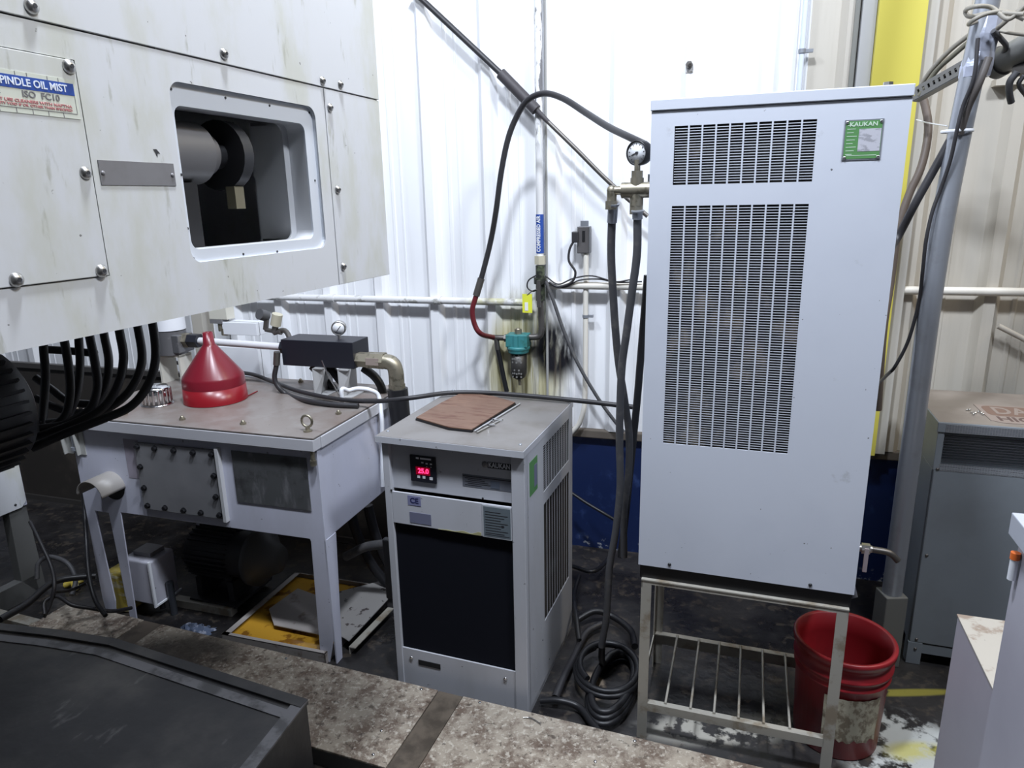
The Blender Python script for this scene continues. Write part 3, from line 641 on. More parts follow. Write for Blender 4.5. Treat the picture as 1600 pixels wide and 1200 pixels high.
t.part('blank_label', MB().box(.093, .175, -.001, 0, .691, .731), mat('label_bluegrey', (.17, .18, .26), .45), lp_)
wl = t.part('warning_label', MB().box(.366, .470, -.0015, 0, .680, .796), mat('label_frame', (.45, .47, .50), .45), lp_, label='grey notice with lines of small print')
t.part('notice_field', MB().box(.371, .466, -.002, -.0015, .684, .791), mat('label_notice', (.13, .16, .18), .5), lp_)
tx = MB()
for k in range(9): tx.box(.377, .377+.055+.025*((k*5) % 3)/2, -.0024, -.002, .772-k*.0095, .7745-k*.0095)
tx.box(.434, .443, -.0024, -.002, .722, .730).box(.375, .462, -.0024, -.002, .690, .692)
t.part('small_print', tx, m_ink, lp_)
pl2 = MB(); pts = []
for i in range(16): pts.append((.20+.16*i/15, .680+.010*(.2+sin(i*.55)**2)*(i/15)+.002))
pl2.prism([(.20, .681)]+pts+[(.36, .681)], 1, -.0008, 0)
t.part('peeled_residue', pl2, mat('residue_yellow', (.40, .38, .20), .6), lp_)
t.part('filter_screen', MB().box(.026, .471, .012, .016, .175, .680), m_mesh)
lo = t.part('kick_panel', MB().box(.026, .470, .004, .010, 0.0, .175), m_body2)
t.part('slot', MB().box(.090, .179, .002, .0045, .117, .137), m_dark, lo)
for px, py in ((642, 1029), (789, 1062)):
    q = S.on(1, px, py, 0); t.part('screw', MB().dome((q[0], .004, q[2]), (0, -1, 0), .0075, .005, 12), m_chrome, lo)
for px, py in ((614, 764), (754, 779)):
    q = S.on(1, px, py, 0.01); t.part('screw', MB().dome((q[0], .012 if px > 700 else 0, q[2]), (0, -1, 0), .004, .003, 10), m_black)
t.part('side_handle', MB().box(-.030, -.002, .004, .030, .365, .605), m_black, bevel=.006, label='black strap handle on the left edge')
gl = t.part('rating_label', MB().box(SW, SW+.001, .049, .131, .820, .940), m_green, label='green label on the side')
t.part('silver_field', MB().box(SW+.001, SW+.0016, .095, .126, .838, .915), mat('label_bluegrey', (.17, .18, .26), .45), gl)
for k in range(2):
    q = S.on(0, *((848, 1000), (858, 1030))[k], SW); t.part('screw', MB().dome((SW, q[1], q[2]), (1, 0, 0), .003, .002, 8), m_ink)
for o_ in (up, dv): o_.location = (0, .006, 0)
# brown sheet + metal scraps on the lid
cr = [S.on(2, px, py, ST+.012) for px, py in ((649, 652), (700, 667), (737, 671), (806, 628), (770, 618), (723, 612), (690, 628))]
t = Thing('flat_tray', S, (.2, .35, ST), 'thin tray with a worn brown sheet lying on the small chiller', 'tray')
t.part('tray', MB().prism([(q[0], q[1]) for q in cr], 2, ST, ST+.007), m_black)
cr2 = [((q[0]-.17)*.985+.17, (q[1]-.33)*.985+.33) for q in cr]
t.part('brown_sheet', MB().prism(cr2, 2, ST+.007, ST+.012), m_wood, bevel=.001)
e0 = S.on(2, 741, 673, ST+.006); e1 = S.on(2, 812, 630, ST+.006)
for i, (a, b, r, lab, nm, cat) in enumerate((((741, 674), (812, 631), .004, 'bright thin steel rod lying along the right edge of the brown tray', 'steel_rod', 'rod'),
          ((745, 676), (785, 655), .0035, 'short worn steel rod beside the brown tray, nearest the viewer', 'steel_rod', 'rod'))):
    qa = S.on(2, *a, ST+r); qb = S.on(2, *b, ST+r); solo(nm, S, MB().cyl(qa, qb, r, n=8), m_chrome if i == 0 else m_steel, lab, cat)
for i, (px, py, lab) in enumerate(((764, 665, 'small shiny bolt beside the brown tray, the one nearest the front edge'), (772, 657, 'small shiny bolt beside the brown tray, mid-way along its right edge'),
                                   (782, 656, 'small loose nut on the small chiller, farther from the brown tray'))):
    q = S.on(2, px, py, ST+.006)
    if i < 2: mb = MB().hexn((q[0]-.006, q[1], ST+.007), (q[0]-.001, q[1]+.002, ST+.007), .0065).cyl((q[0]-.001, q[1]+.002, ST+.007), (q[0]+.018, q[1]+.012, ST+.006), .0038, n=8)
    else: mb = MB().hexn((q[0], q[1], ST), (q[0], q[1], ST+.005), .0065)
    solo('loose_bolt' if i < 2 else 'loose_nut', S, mb, m_chrome, lab, 'bolt' if i < 2 else 'nut')

# long black cable over tank and chiller
cp = []
for px, py, z in ((268, 565, .985), (330, 578, .97), (390, 584, .965), (425, 596, .963), (470, 612, .963), (530, 624, .965), (585, 627, .98), (640, 622, 1.012), (700, 614, 1.012), (760, 614, 1.012), (830, 619, 1.012), (893, 625, 1.01), (940, 630, 1.0), (998, 637, .99)):
    cp.append(G.on(2, px, py, z+.008))
pipe('long_cable', G, cp, .0095, m_cable, 'long black cable lying across the tank top and the back of the small chiller', 'cable')

# ================================================================== TANK (frame K)
KW, KD, KT = 1.169, .62, .9536
t = Thing('hydraulic_tank', K, (KW/2, KD/2, 0), 'pale lilac-grey oil tank on legs with a steel top plate and bolted front cover', 'tank')
fz0, rz = .535, .905
t.part('front_plate', MB().prism([(.012, 0), (.056, 0), (.072, .10), (.050, .525), (.122, .525), (.125, .525), (.140, 0), (.175, 0), (.190, fz0), (1.100, .535), (1.104, .525), (1.094, 0.0), (1.135, 0.0), (1.160, .10), (KW, fz0), (KW, rz), (0, rz), (0, .1)], 1, 0, .006), m_tank, bevel=.0015)
t.part('tank_body', MB().box(.02, KW-.003, .006, KD, .535, rz+.005), m_tank, bevel=.003)
t.part('leg', MB().prism([(.0, 0), (.04, 0), (.075, .535), (0, .535)], 0, KW-.006, KW), m_tank, label='front right leg flange')
for uu, vv in ((.02, KD-.045), (KW-.045, KD-.045)): t.part('leg', MB().box(uu, uu+.04, vv, vv+.04, 0, .54), m_tank)
t.part('leg', MB().box(.0, .006, .006, .05, 0, .54), m_tank)
# rim frame under the top plate
t.part('rim', MB().box(-.0, KW+.006, -.028, .02, .902, .946).box(KW-.02, KW+.010, .02, KD, .902, .946), mat('rim_grey', (.52, .52, .55), .35), bevel=.002)
t.part('gasket', MB().box(.0, KW+.004, -.024, KD+.0, .946, .949), m_black)
tp = t.part('top_plate', MB().box(.0, KW+.006, -.026, KD+.10, .949, KT), m_tanktop)
def kt(px, py, z=KT): return K.on(2, px, py, z)
for px, py in ((195, 647), (285, 656), (380, 663), (529, 647), (318, 617), (118, 640), (470, 597), (231, 601)):
    q = kt(px, py); t.part('acorn_bolt', MB().hexn((q[0], q[1], KT), (q[0], q[1], KT+.008), .012).dome((q[0], q[1], KT+.008), (0, 0, 1), .008, .010, 10), m_brass, tp)
q = kt(481, 674)
t.part('eye_bolt', MB().tube([(q[0]+.022*cos(a), q[1], KT+.040+.022*sin(a)) for a in np.linspace(-pi/2, 1.5*pi, 17)], .0048, 8, 1).cyl((q[0], q[1], KT), (q[0], q[1], KT+.018), .008).cyl((q[0], q[1], KT), (q[0], q[1], KT+.006), .016), m_brass, tp)
# bolted cover
cv = t.part('bolted_cover', MB().box(.333, .733, -.012, 0, .574, .862), m_gask, bevel=.002, label='grey square cover with black bolts')
t.part('cover_edge', MB().box(.728, .742, -.02, 0, .566, .872), mat('strip_pale', (.55, .55, .56), .35), cv)
bl = [(212, 697), (242, 699), (272, 703), (302, 706), (331, 709), (220, 729), (335, 743), (226, 762), (338, 776), (232, 793), (259, 796), (288, 800), (315, 804), (344, 808)]
for px, py in bl:
    q = K.on(1, px, py, -.012); uu = min(max(q[0], .352), .716); zz = min(max(q[2], .592), .846)
    t.part('bolt', MB().hexn((uu, -.012, zz), (uu, -.024, zz), .0095).cyl((uu, -.010, zz), (uu, -.015, zz), .012, n=12), m_black, cv)
t.part('sight_plate', MB().box(.792, 1.122, -.004, 0, .655, .866), m_win, bevel=.001, label='scratched steel sight plate')
t.part('sticker', MB().box(.270, .345, -.001, 0, .70, .868), mat('sticker_lilac', (.34, .31, .37), .5), cv)
# half pipe spout
sc = K.on(1, 176, 756, 0); r_ = .066
sp = MB(); n = 18; L_ = .115; vs = []
for rr in (r_, r_-.004):
    for vv in (-L_, .0):
        vs += [(sc[0]+rr*cos(pi*i/n)+0, vv, sc[2]-.01+rr*sin(pi*i/n)) for i in range(n+1)]
m1 = n+1
fs = [(i, i+1, m1+i+1, m1+i) for i in range(n)]+[(2*m1+i+1, 2*m1+i, 3*m1+i, 3*m1+i+1) for i in range(n)]+[(i+1, i, 2*m1+i, 2*m1+i+1) for i in range(n)]
fs += [(0, m1, 3*m1, 2*m1), (m1-1, 2*m1+n, 3*m1+n, m1+n)]
sp.add(vs, fs, True)
t.part('spout', sp, mat('spout_grey', (.34, .32, .30), .4), label='half-round grey spout on the left')
t.part('spout_hole', MB().cyl((sc[0], .0, sc[2]-.01), (sc[0], -.0015, sc[2]-.01), r_-.006, n=28), m_dark)
# left brackets
for k, uu in enumerate((-.035, .035)):
    t.part('channel', MB().prism([(-.03, .90), (.0, .90), (.0, .78), (-.02, .78)], 0, uu, uu+.004).box(uu, uu+.03, -.004, 0, .78, .90), mat('channel_grey', (.40, .40, .38), .45))
t.part('cover_foot', MB().cyl((.02, -.012, .79), (.02, -.012, .90), .008).cyl((.02, -.012, .80), (.02, -.012, .815), .014), m_galv)
q = K.on(1, 490, 705, -.02)
t.part('drain_plug', MB().cyl((1.160, -.016, .862), (1.160, -.016, .905), .008).hexn((1.160, -.016, .845), (1.160, -.016, .866), .012), m_brass)
# filler cap
cq = kt(240, 638); ca = (cq[0]-.03, cq[1]+.055)
fc_ = MB().lathe((ca[0], ca[1], 0), [(0, KT), (.064, KT), (.064, KT+.006), (.054, KT+.008), (.057, KT+.008), (.056, KT+.072), (.048, KT+.082), (0, KT+.084)], 36)
for k in range(18): fc_.cyl((ca[0]+.0545*cos(k*pi/9), ca[1]+.0545*sin(k*pi/9), KT+.012), (ca[0]+.0545*cos(k*pi/9), ca[1]+.0545*sin(k*pi/9), KT+.070), .006, n=6)
t.part('filler_cap', fc_, m_chrome, tp, label='chromed ribbed filler cap')
# white bent handle
hq = kt(536, 630)
hw = [(hq[0], hq[1], KT), (hq[0], hq[1], KT+.06)]+[K.on(0, px, py, u_) for px, py, u_ in ((545, 610, hq[0]+.015), (560, 607, hq[0]+.05), (580, 610, hq[0]+.10), (592, 620, KW+.0), (596, 650, KW+.02), (597, 680, KW+.02), (598, 760, KW+.02))]
t.part('bent_handle', MB().tube(hw, .0095, 10), m_white, label='white bent tube handle')
# ---- funnel
cl, cr_ = kt(289, 622), kt(386, 620)
fcx = kt(338, 624); rF = .5*sqrt((cl[0]-cr_[0])**2+(cl[1]-cr_[1])**2)*.97
fx, fy = fcx[0], fcx[1]; 
def hz_(py, px=330): return K.on(1, px, py, fy)[2]-0
zB = KT+.002; z_sh = zB+.105; z_cn = hz_(541); z_tp = hz_(519, 324)
t = Thing('funnel', K, (fx, fy, KT), 'red plastic funnel standing upside down on the tank top', 'funnel')
t.part('cone', MB().lathe((fx, fy, 0), [(rF*.97, zB+.0655), (rF*.96, z_sh-.004), (rF*.93, z_sh+.006), (.032, z_cn), (.024, z_cn+.01), (.020, z_tp), (.016, z_tp), (.018, z_cn), (rF*.90, z_sh)], 40), m_funnel)
t.part('band', MB().lathe((fx, fy, 0), [(rF, zB), (rF*.99, zB+.004), (rF*.972, zB+.065), (rF*.94, zB+.065), (rF*.95, zB+.004), (rF, zB)], 40), m_funnel2, label='brighter red lower band')
tb = kt(397, 613); t.part('hanging_tab', MB().prism([(fx+rF*.88, fy-.03), (tb[0]+.01, tb[1]-.008), (tb[0]+.012, tb[1]+.012), (fx+rF*.86, fy+.05)], 2, KT+.001, KT+.006), m_funnel2, bevel=.001)

# ---- manifold block
VM = .50
a = K.on(1, 438, 536, VM); b = K.on(1, 551, 578, VM); zt = a[2]; 
bu0, bu1 = K.on(1, 441, 560, VM)[0], K.on(1, 552, 560, VM)[0]
bz1, bz0 = K.on(1, 496, 533, VM)[2], K.on(1, 500, 574, VM)[2]
t = Thing('manifold_block', K, ((bu0+bu1)/2, VM+.07, bz0), 'black rectangular oil manifold block with a dial gauge, on brackets above the tank', 'manifold')
t.part('block', MB().box(bu0, bu1, VM, VM+.14, bz0, bz1), m_blackm, bevel=.003)
gk = K.on(1, 529, 513, VM+.07)
nd = np.array([.35, -.93, -.03]); nd /= np.linalg.norm(nd); gc = np.array([gk[0], VM+.07, gk[2]])
gp = t.part('gauge_case', MB().lathe(gc, [(0, -.028), (.028, -.028), (.032, -.02), (.032, .004), (.029, .007), (.027, .004), (0, .003)], 28, nd).cyl((gk[0], VM+.07, bz1), (gk[0], VM+.07, gk[2]-.028), .007), m_steel)
t.part('dial', MB().lathe(gc, [(0, .005), (.026, .005), (.026, .0045)], 24, nd), m_dial, gp)
t.part('needle', MB().tube([gc+nd*.006+np.array([-.008, -.002, -.012]), gc+nd*.006+np.array([.010, .004, .012])], .0015, 5, 1), m_ink, gp)
for uu in (bu0+.16, bu1-.07):
    t.part('bracket', MB().box(uu, uu+.004, VM-.02, VM+.13, KT, bz0).box(uu, uu+.05, VM-.02, VM+.13, bz0-.004, bz0).box(uu, uu+.06, VM-.02, VM+.13, KT, KT+.004).slab([(uu, VM-.02, KT), (uu, VM-.02, bz0), (uu+.055, VM-.0, bz0), (uu+.02, VM-.0, KT)], .003, (0, 1, 0)), mat('bracket_grey', (.42, .42, .42), .4))
t.part('side_fitting', MB().hexn((bu0-.03, VM+.05, bz1-.045), (bu0, VM+.05, bz1-.045), .030), m_blackm)
pe = K.on(1, 262, 536, VM+.05)
zc_ = K.on(1, 400, 535, VM+.05)[2]; zc0 = K.on(1, 300, 532, VM+.05)[2]
t.part('feed_pipe', MB().tube([(bu0-.03, VM+.05, bz1-.045), (K.on(1, 312, 532, VM+.05)[0], VM+.05, zc0)], .0165, 14, 1), mat('pipe_pale', (.66, .66, .68), .3))
o1 = K.on(1, 305, 531, VM+.05)
t.part('union', MB().hexn((o1[0]-.03, VM+.05, zc0), (o1[0]+.025, VM+.05, zc0), .034), m_blackm)
t.part('union', MB().hexn((o1[0]-.07, VM+.05, zc0), (o1[0]-.03, VM+.05, zc0), .036), m_brass)
fx0 = K.on(1, 247, 530, VM+.05)
fh = K.on(1, 267, 528, VM+.05)
t = Thing('return_filter', K, (fh[0], VM+.05, KT), 'white topped oil filter with a grey metal head left of the funnel', 'filter')
t.part('head', MB().cyl((fh[0], VM+.05, zc0-.065), (fh[0], VM+.05, zc0+.045), .07, n=28).box(fh[0]-.02, fh[0]+.085, VM+.0, VM+.10, zc0-.055, zc0+.03), mat('cast_grey', (.20, .20, .21), .4, .6, layers=[dict(col=(.45, .45, .46), scale=12, lo=.55, hi=.65, amt=.5)]), bevel=.004)
t.part('canister', MB().cyl((fh[0], VM+.05, zc0+.05), (fh[0], VM+.05, zc0+.21), .072, n=32), m_white, bevel=.004)
t.part('neck', MB().box(fh[0]-.05, fh[0]+.07, VM+.01, VM+.09, zc0-.078, zc0-.065).box(fh[0]-.045, fh[0]-.035, VM+.0, VM+.10, KT, zc0-.07).box(fh[0]+.06, fh[0]+.07, VM+.01, VM+.09, KT, zc0-.07), mat('bracket_pale', (.58, .56, .50), .5))
# outlet fittings to the right
z_o = K.on(1, 570, 562, VM+.04)[2]; uo = K.on(1, 570, 562, VM+.04)[0]
t = Thing('outlet_fitting', K, (uo, VM+.04, z_o-.05), 'brass hex fittings and elbow at the right end of the black manifold', 'fitting')
ue = K.on(1, 617, 563, VM+.04)[0]
t.part('hex_nut', MB().hexn((bu1, VM+.04, z_o), (bu1+.05, VM+.04, z_o), .034), m_brass)
t.part('hex_body', MB().hexn((bu1+.045, VM+.04, z_o), (bu1+.13, VM+.04, z_o), .037), m_brass)
t.part('label', MB().box(bu1+.055, bu1+.115, VM+.003, VM+.0075, z_o-.014, z_o+.016), m_signp)
t.part('elbow', MB().tube([(bu1+.12, VM+.04, z_o), (ue-.05, VM+.04, z_o-.002), (ue-.015, VM+.04, z_o-.010), (ue, VM+.04, z_o-.04), (ue+.002, VM+.04, z_o-.10)], .033, 16), m_brass)
t.part('swivel', MB().hexn((ue-.075, VM+.04, z_o), (ue-.05, VM+.04, z_o), .038).hexn((bu1+.13, VM+.04, z_o), (bu1+.145, VM+.04, z_o), .030), m_brass)
t.part('swivel', MB().hexn((ue+.002, VM+.04, z_o-.10), (ue+.002, VM+.04, z_o-.125), .036), m_brass)
hz1 = K.on(1, 622, 600, VM+.04)
t.part('rubber_sleeve', MB().cyl((ue+.004, VM+.04, z_o-.12), (ue+.012, VM+.04, z_o-.34), .044, n=24), m_black, label='black sleeve going down behind the chiller')
# hoses under the manifold
for i, (l, lab) in enumerate(((((488, 572), (505, 590), (520, 606), (530, 625)), 'thick black hose leaving the underside of the manifold, leftmost of three'), (((515, 572), (528, 590), (545, 612), (552, 630)), 'thick black hose under the middle of the black manifold'),
        (((568, 575), (585, 588), (595, 603), (600, 622)), 'thick black hose curving out under the brass fittings'))):
    pipe('manifold_hose', K, [K.on(1, px, py, VM+.10) for px, py in l], .019, m_black, lab, 'hose')
pipe('steel_line', K, [K.on(1, px, py, VM-.03) for px, py in ((503, 563), (512, 585), (523, 605), (534, 623))], .0028, m_chrome, 'thin bright wire running down in front of the black manifold', 'wire')
gl_ = [K.on(1, px, py, VM-.02) for px, py in ((433, 550), (432, 570), (429, 590), (436, 606), (452, 618))]+[K.on(2, px, py, KT+.012) for px, py in ((480, 626), (520, 632), (560, 634))]
t = Thing('fitted_hose', K, tuple(gl_[0]), 'dark hose dropping from the left end of the manifold and across the tank top', 'hose')
t.part('hose', MB().tube(gl_, .011, 12), m_cable)
t.part('crimp', MB().cyl(gl_[0], gl_[1], .0145), m_darksteel)
# pressure switch cluster
VP = VM+.12
p_ = [K.on(1, px, py, VP) for px, py in ((413, 492), (430, 498), (415, 515), (428, 520), (440, 520), (436, 505))]
t = Thing('pressure_switch', K, tuple(p_[4]), 'pressure switch with a black knob and cream body, left of the black manifold', 'switch')
sw = MB().cyl(p_[0]+np.array([-.004, -.03, .008]), p_[0]+np.array([.004, .01, -.008]), .025, n=20)
t.part('knob', sw, mat('knob_grey', (.08, .08, .085), .5), bevel=.003)
t.part('switch_body', MB().cyl(p_[1]+np.array([.015, 0, .022]), p_[1]+np.array([-.002, 0, -.030]), .024, n=20), m_cream2, bevel=.003)
t.part('fitting', MB().hexn(p_[0]+np.array([.01, 0, -.02]), p_[2], .012).cyl(p_[2], p_[4], .010).hexn(p_[1]+np.array([0, 0, -.03]), p_[3], .014).tube([p_[3], p_[4]+np.array([.02, 0, .01]), np.array([bu0-.0, VP-.04, bz1-.03])], .012, 10), m_darksteel)
# white junction boxes behind
VB = .78
for i, ((x0, y0, x1, y1), m_, lab) in enumerate((((346, 503, 402, 525), m_white, 'small upper white electrical box behind the pale pipe'), ((332, 541, 408, 590), m_white, 'larger white electrical box behind the red funnel'))):
    qa, qb = K.on(1, x0, y0, VB-.01*i), K.on(1, x1, y1, VB-.01*i)
    t = Thing('electrical_box', K, ((qa[0]+qb[0])/2, VB, qb[2]), lab, 'electrical box')
    t.part('box', MB().box(qa[0], qb[0], VB-.01*i, VB+.08, qb[2], qa[2]), m_, bevel=.002)
    t.part('lid_line', MB().box(qa[0]-.001, qb[0]+.001, VB-.01*i+.02, VB-.01*i+.023, qb[2]-.001, qa[2]+.001), m_grey)
qa, qb = K.on(1, 325, 484, VB), K.on(1, 355, 500, VB)
t = Thing('solenoid_valve', K, ((qa[0]+qb[0])/2, VB, qb[2]-.05), 'cream solenoid valve above the tip of the red funnel', 'valve')
t.part('coil', MB().box(qa[0], qb[0], VB, VB+.06, qb[2]-.0, qa[2]+.09), mat('coil_cream', (.62, .60, .52), .5), bevel=.003)
t.part('base_plate', MB().box(qa[0]+.005, qb[0]-.03, VB-.004, VB+.05, qb[2]-.02, qb[2]), m_grey)
t.part('stem', MB().cyl(((qa[0]+qb[0])/2, VB+.02, qb[2]-.06), ((qa[0]+qb[0])/2, VB+.02, qb[2]-.02), .018).hexn(((qa[0]+qb[0])/2+.02, VB+.02, qb[2]-.08), ((qa[0]+qb[0])/2+.02, VB+.02, qb[2]-.045), .022), m_brass)
qa, qb = K.on(1, 292, 484, VB+.02), K.on(1, 326, 590, VB+.02)
t = Thing('steel_post', K, ((qa[0]+qb[0])/2, VB+.05, 0), 'beige box-section post behind the red funnel spout', 'post')
t.part('post', MB().box(qa[0], qb[0]-.01, VB+.04, VB+.12, 0, qa[2]+.35), mat('post_beige', (.50, .47, .41), .5), bevel=.004)
t.part('foot_plate', MB().box(qa[0]-.03, qb[0]+.02, VB+.01, VB+.15, 0, .01), m_grey)

# ---- under the tank: pump, tray, cards, rag, jug
pv = .16
a, b = K.on(1, 217, 852, pv), K.on(1, 276, 925, pv)
t = Thing('pump_motor', K, (a[0]+.3, pv+.15, 0), 'dark finned pump motor with a white terminal box under the tank', 'motor')
m_mot = mat('motor_dark', (.045, .045, .05), .5, .2)
mz = a[2]-.06; mu = b[0]
mo = MB().cyl((mu+.02, pv+.15, mz), (mu+.34, pv+.15, mz), .105, n=32)
t.part('motor_shell', mo, m_mot, bevel=.004)
fn = MB()
for k in range(30):
    an = 2*pi*k/30; dd = np.array([0, cos(an), sin(an)]); c_ = np.array([0, pv+.15, mz])
    p = [c_+dd*.10+np.cross(dd, [1, 0, 0])*.002, c_+dd*.122+np.cross(dd, [1, 0, 0])*.0015, c_+dd*.122-np.cross(dd, [1, 0, 0])*.0015, c_+dd*.10-np.cross(dd, [1, 0, 0])*.002]
    fn.prism([(q[1], q[2]) for q in p], 0, mu+.03, mu+.25)
t.part('cooling_fins', fn, m_mot, kind='stuff')
t.part('end_bell', MB().lathe((mu+.34, pv+.15, mz), [(.105, 0), (.13, .0), (.13, .03), (.09, .06), (.06, .12), (0, .12)], 32, (1, 0, 0)), mat('bell_grey', (.085, .085, .085), .5))
t.part('feet', MB().box(mu+.05, mu+.30, pv+.02, pv+.28, 0.03, .045).box(mu+.07, mu+.10, pv+.05, pv+.25, .045, mz-.09).box(mu+.24, mu+.27, pv+.05, pv+.25, .045, mz-.09), m_mot)
tbx = MB().prism([(a[0], b[2]+.02), (a[0]+.01, b[2]+.005), (b[0]-.005, b[2]), (b[0], b[2]+.01), (b[0]-.0, a[2]), (a[0]+.02, a[2]), (a[0], a[2]-.03)], 1, pv-.12, pv+.02)
tb_ = t.part('terminal_box', tbx, mat('box_lilac', (.46, .46, .52), .4, layers=[dict(col=OIL, scale=40, lo=.66, hi=.7, amt=.8)]), bevel=.008, seg=3, label='white rounded terminal box')
t.part('terminal_flange', MB().box(b[0]-.004, b[0]+.004, pv-.128, pv-.116, b[2]-.004, a[2]+.004).box(b[0]-.004, b[0]+.004, pv-.116, pv+.03, b[2]-.004, b[2]+.004), m_white, tb_)
t.part('terminal_neck', MB().box(a[0]+.05, b[0]-.03, pv-.08, pv+.0, a[2], a[2]+.02), m_grey, tb_)
t.part('cable_gland', MB().cyl((b[0]-.03, pv-.06, b[2]-.05), (b[0]-.03, pv-.06, b[2]+.01), .012), m_black, tb_)
pipe('stand_pipe', K, [(b[0]+.02, pv-.05, .0), (b[0]+.02, pv-.05, .16)], .016, mat('pipe_oily', (.05, .055, .065), .25, .3), 'short oily upright pipe below the white terminal box', 'pipe')
# drip tray with oil
def fl_(px, py, z): return K.on(2, px, py, z)
tr = [fl_(348, 990, .05), fl_(503, 1028, .05)]
tu0, tu1, tv0, tv1 = K.on(2, 346, 991, .05)[0], 1.13, K.on(2, 346, 991, .05)[1], .50
t = Thing('drip_tray', K, ((tu0+tu1)/2, (tv0+tv1)/2, 0), 'shallow white drip tray holding dirty yellow oil under the tank', 'tray')
tyb = MB().box(tu0, tu1, tv0, tv1, 0.001, .006).box(tu0, tu1, tv0, tv0+.004, .006, .05).box(tu0, tu1, tv1-.004, tv1, .006, .05).box(tu0, tu0+.004, tv0, tv1, .006, .05).box(tu1-.004, tu1, tv0, tv1, .006, .05)
tyb.box(tu0, tu1, tv0-.0, tv0+.02, .048, .05).box(tu0, tu0+.03, tv0, tv1, .048, .05)
t.part('tray', tyb, m_card)
t.part('oil', MB().box(tu0+.005, tu1-.005, tv0+.005, tv1-.005, .006, .030), m_oil, label='dirty yellow oil')
cA = [fl_(px, py, .06) for px, py in ((420, 950), (465, 918), (498, 930), (500, 990), (428, 975))]
mb = MB().prism([(q[0], q[1]) for q in cA], 2, .052, .056)
solo('card_sheet', K, mb, m_card, 'oil-stained white sheet lying in the yellow drip tray', 'sheet')
cB = [fl_(px, py, .06) for px, py in ((522, 925), (600, 905), (606, 935), (545, 1000), (520, 985))]
solo('card_sheet', K, MB().prism([(q[0], q[1]) for q in cB], 2, .052, .056), mat('card_grey', (.26, .25, .24), .6, layers=[dict(col=(.03, .02, .02), scale=20, lo=.6, hi=.64, amt=.9)]), 'speckled grey sheet on the floor right of the front tank leg', 'sheet')
a, b = fl_(545, 1012, .03), fl_(606, 950, .03)
solo('angle_strip', K, MB().slab([(a[0], a[1], .03), (b[0], b[1], .03), (b[0]+.03, b[1], .03), (a[0]+.03, a[1], .03)], .004, (0, 0, 1)).slab([(a[0], a[1], .0), (b[0], b[1], .0), (b[0], b[1], .03), (a[0], a[1], .03)], .004, (1, 0, 0)), m_stand, 'long dirty angle strip on the floor between tank leg and chiller', 'strip')
pipe('suction_hose', K, [K.on(1, px, py, .35) for px, py in ((540, 870), (570, 855), (600, 850), (630, 846))], .020, m_hose, 'dark grey hose crossing behind the front right tank leg', 'hose')
for i, (l, lab) in enumerate(((((548, 800), (560, 840), (580, 880), (606, 915)), 'black hose sloping down between tank and chiller, left one of two'), (((575, 790), (585, 830), (600, 870), (620, 900)), 'black hose sloping down between tank and chiller, right one of two'))):
    pipe('sloping_hose', K, [K.on(1, px, py, .50) for px, py in l], .022, m_black, lab, 'hose')
solo('floor_channel', K, MB().box(tu0-.42, tu0-.10, .16, .20, .0, .035), m_stand, 'pale steel channel on the oily floor left of the drip tray', 'channel')
# oily blue rag: crumpled sheet
q = fl_(300, 985, .02); mb = MB(); n = 14; vs = []
for j in range(n):
    for i in range(n):
        r2 = max(abs(i-6.5), abs(j-6.5))/6.5
        vs.append((q[0]-.075+.15*i/(n-1)+.01*sin(j*1.9), q[1]-.06+.12*j/(n-1)+.01*sin(i*2.1), .004+.045*(1-r2**2)*(.55+.45*sin(i*1.7+j*2.3)*cos(j*1.1))))
mb.add(vs, [(j*n+i, j*n+i+1, (j+1)*n+i+1, (j+1)*n+i) for j in range(n-1) for i in range(n-1)], True)
solo('rag', K, mb, m_rag, 'crumpled oily blue and white rag on the floor under the tank', 'rag')
# yellow jug behind the left legs
q = K.on(1, 178, 900, .05)
t = Thing('oil_jug', K, (q[0], .11, 0), 'yellow and white plastic jug standing behind the left tank legs', 'jug')
jb = MB().box(q[0]-.07, q[0]+.05, .05, .17, 0, q[2]+.01)
t.part('jug_body', jb, m_yjug, bevel=.02, seg=4)
t.part('jug_neck', MB().cyl((q[0]+.01, .11, q[2]+.0), (q[0]+.01, .11, q[2]+.04), .020), m_yjug)

# dark oily screen behind the tank
t = Thing('oily_screen', K, (.2, .95, 0), 'dark oily sheet-metal screen standing behind the tank legs', 'screen')
t.part('sheet', MB().box(-1.75, -.02, .93, .936, .03, .86).box(-.02, 1.25, .93, .936, .03, .58), mat('screen_dark', (.035, .030, .026), .6, layers=[dict(col=(.09, .075, .06), scale=4, lo=.5, hi=.7, amt=.7)]))
t.part('frame_rail', MB().box(-1.75, 1.30, .915, .945, .0, .03).box(-1.75, -.02, .915, .945, .86, .89), m_darksteel)
# ================================================================== MACHINE ENCLOSURE (frame M)
def rrect(u0, u1, z0, z1, r, n=6):
    out = []
    for cx, cz, a0 in ((u1-r, z1-r, 0), (u0+r, z1-r, pi/2), (u0+r, z0+r, pi), (u1-r, z0+r, 1.5*pi)):
        for k in range(n+1):
            a = a0+pi/2*k/n; out.append((cx+r*cos(a), cz+r*sin(a)))
    return out
def ring(mb, outer, inner, v0, v1):
    n = len(outer); vs = [(a, v0, b) for a, b in outer]+[(a, v0, b) for a, b in inner]+[(a, v1, b) for a, b in outer]+[(a, v1, b) for a, b in inner]
    fs = []
    for i in range(n):
        j = (i+1) % n
        fs += [(i, n+i, n+j, j), (2*n+i, 2*n+j, 3*n+j, 3*n+i), (i, j, 2*n+j, 2*n+i), (n+i, 3*n+i, 3*n+j, n+j)]
    return mb.add(vs, fs)
MZ0, MZS, MZT = 1.5955, 1.9986, 2.22
UL = -1.95
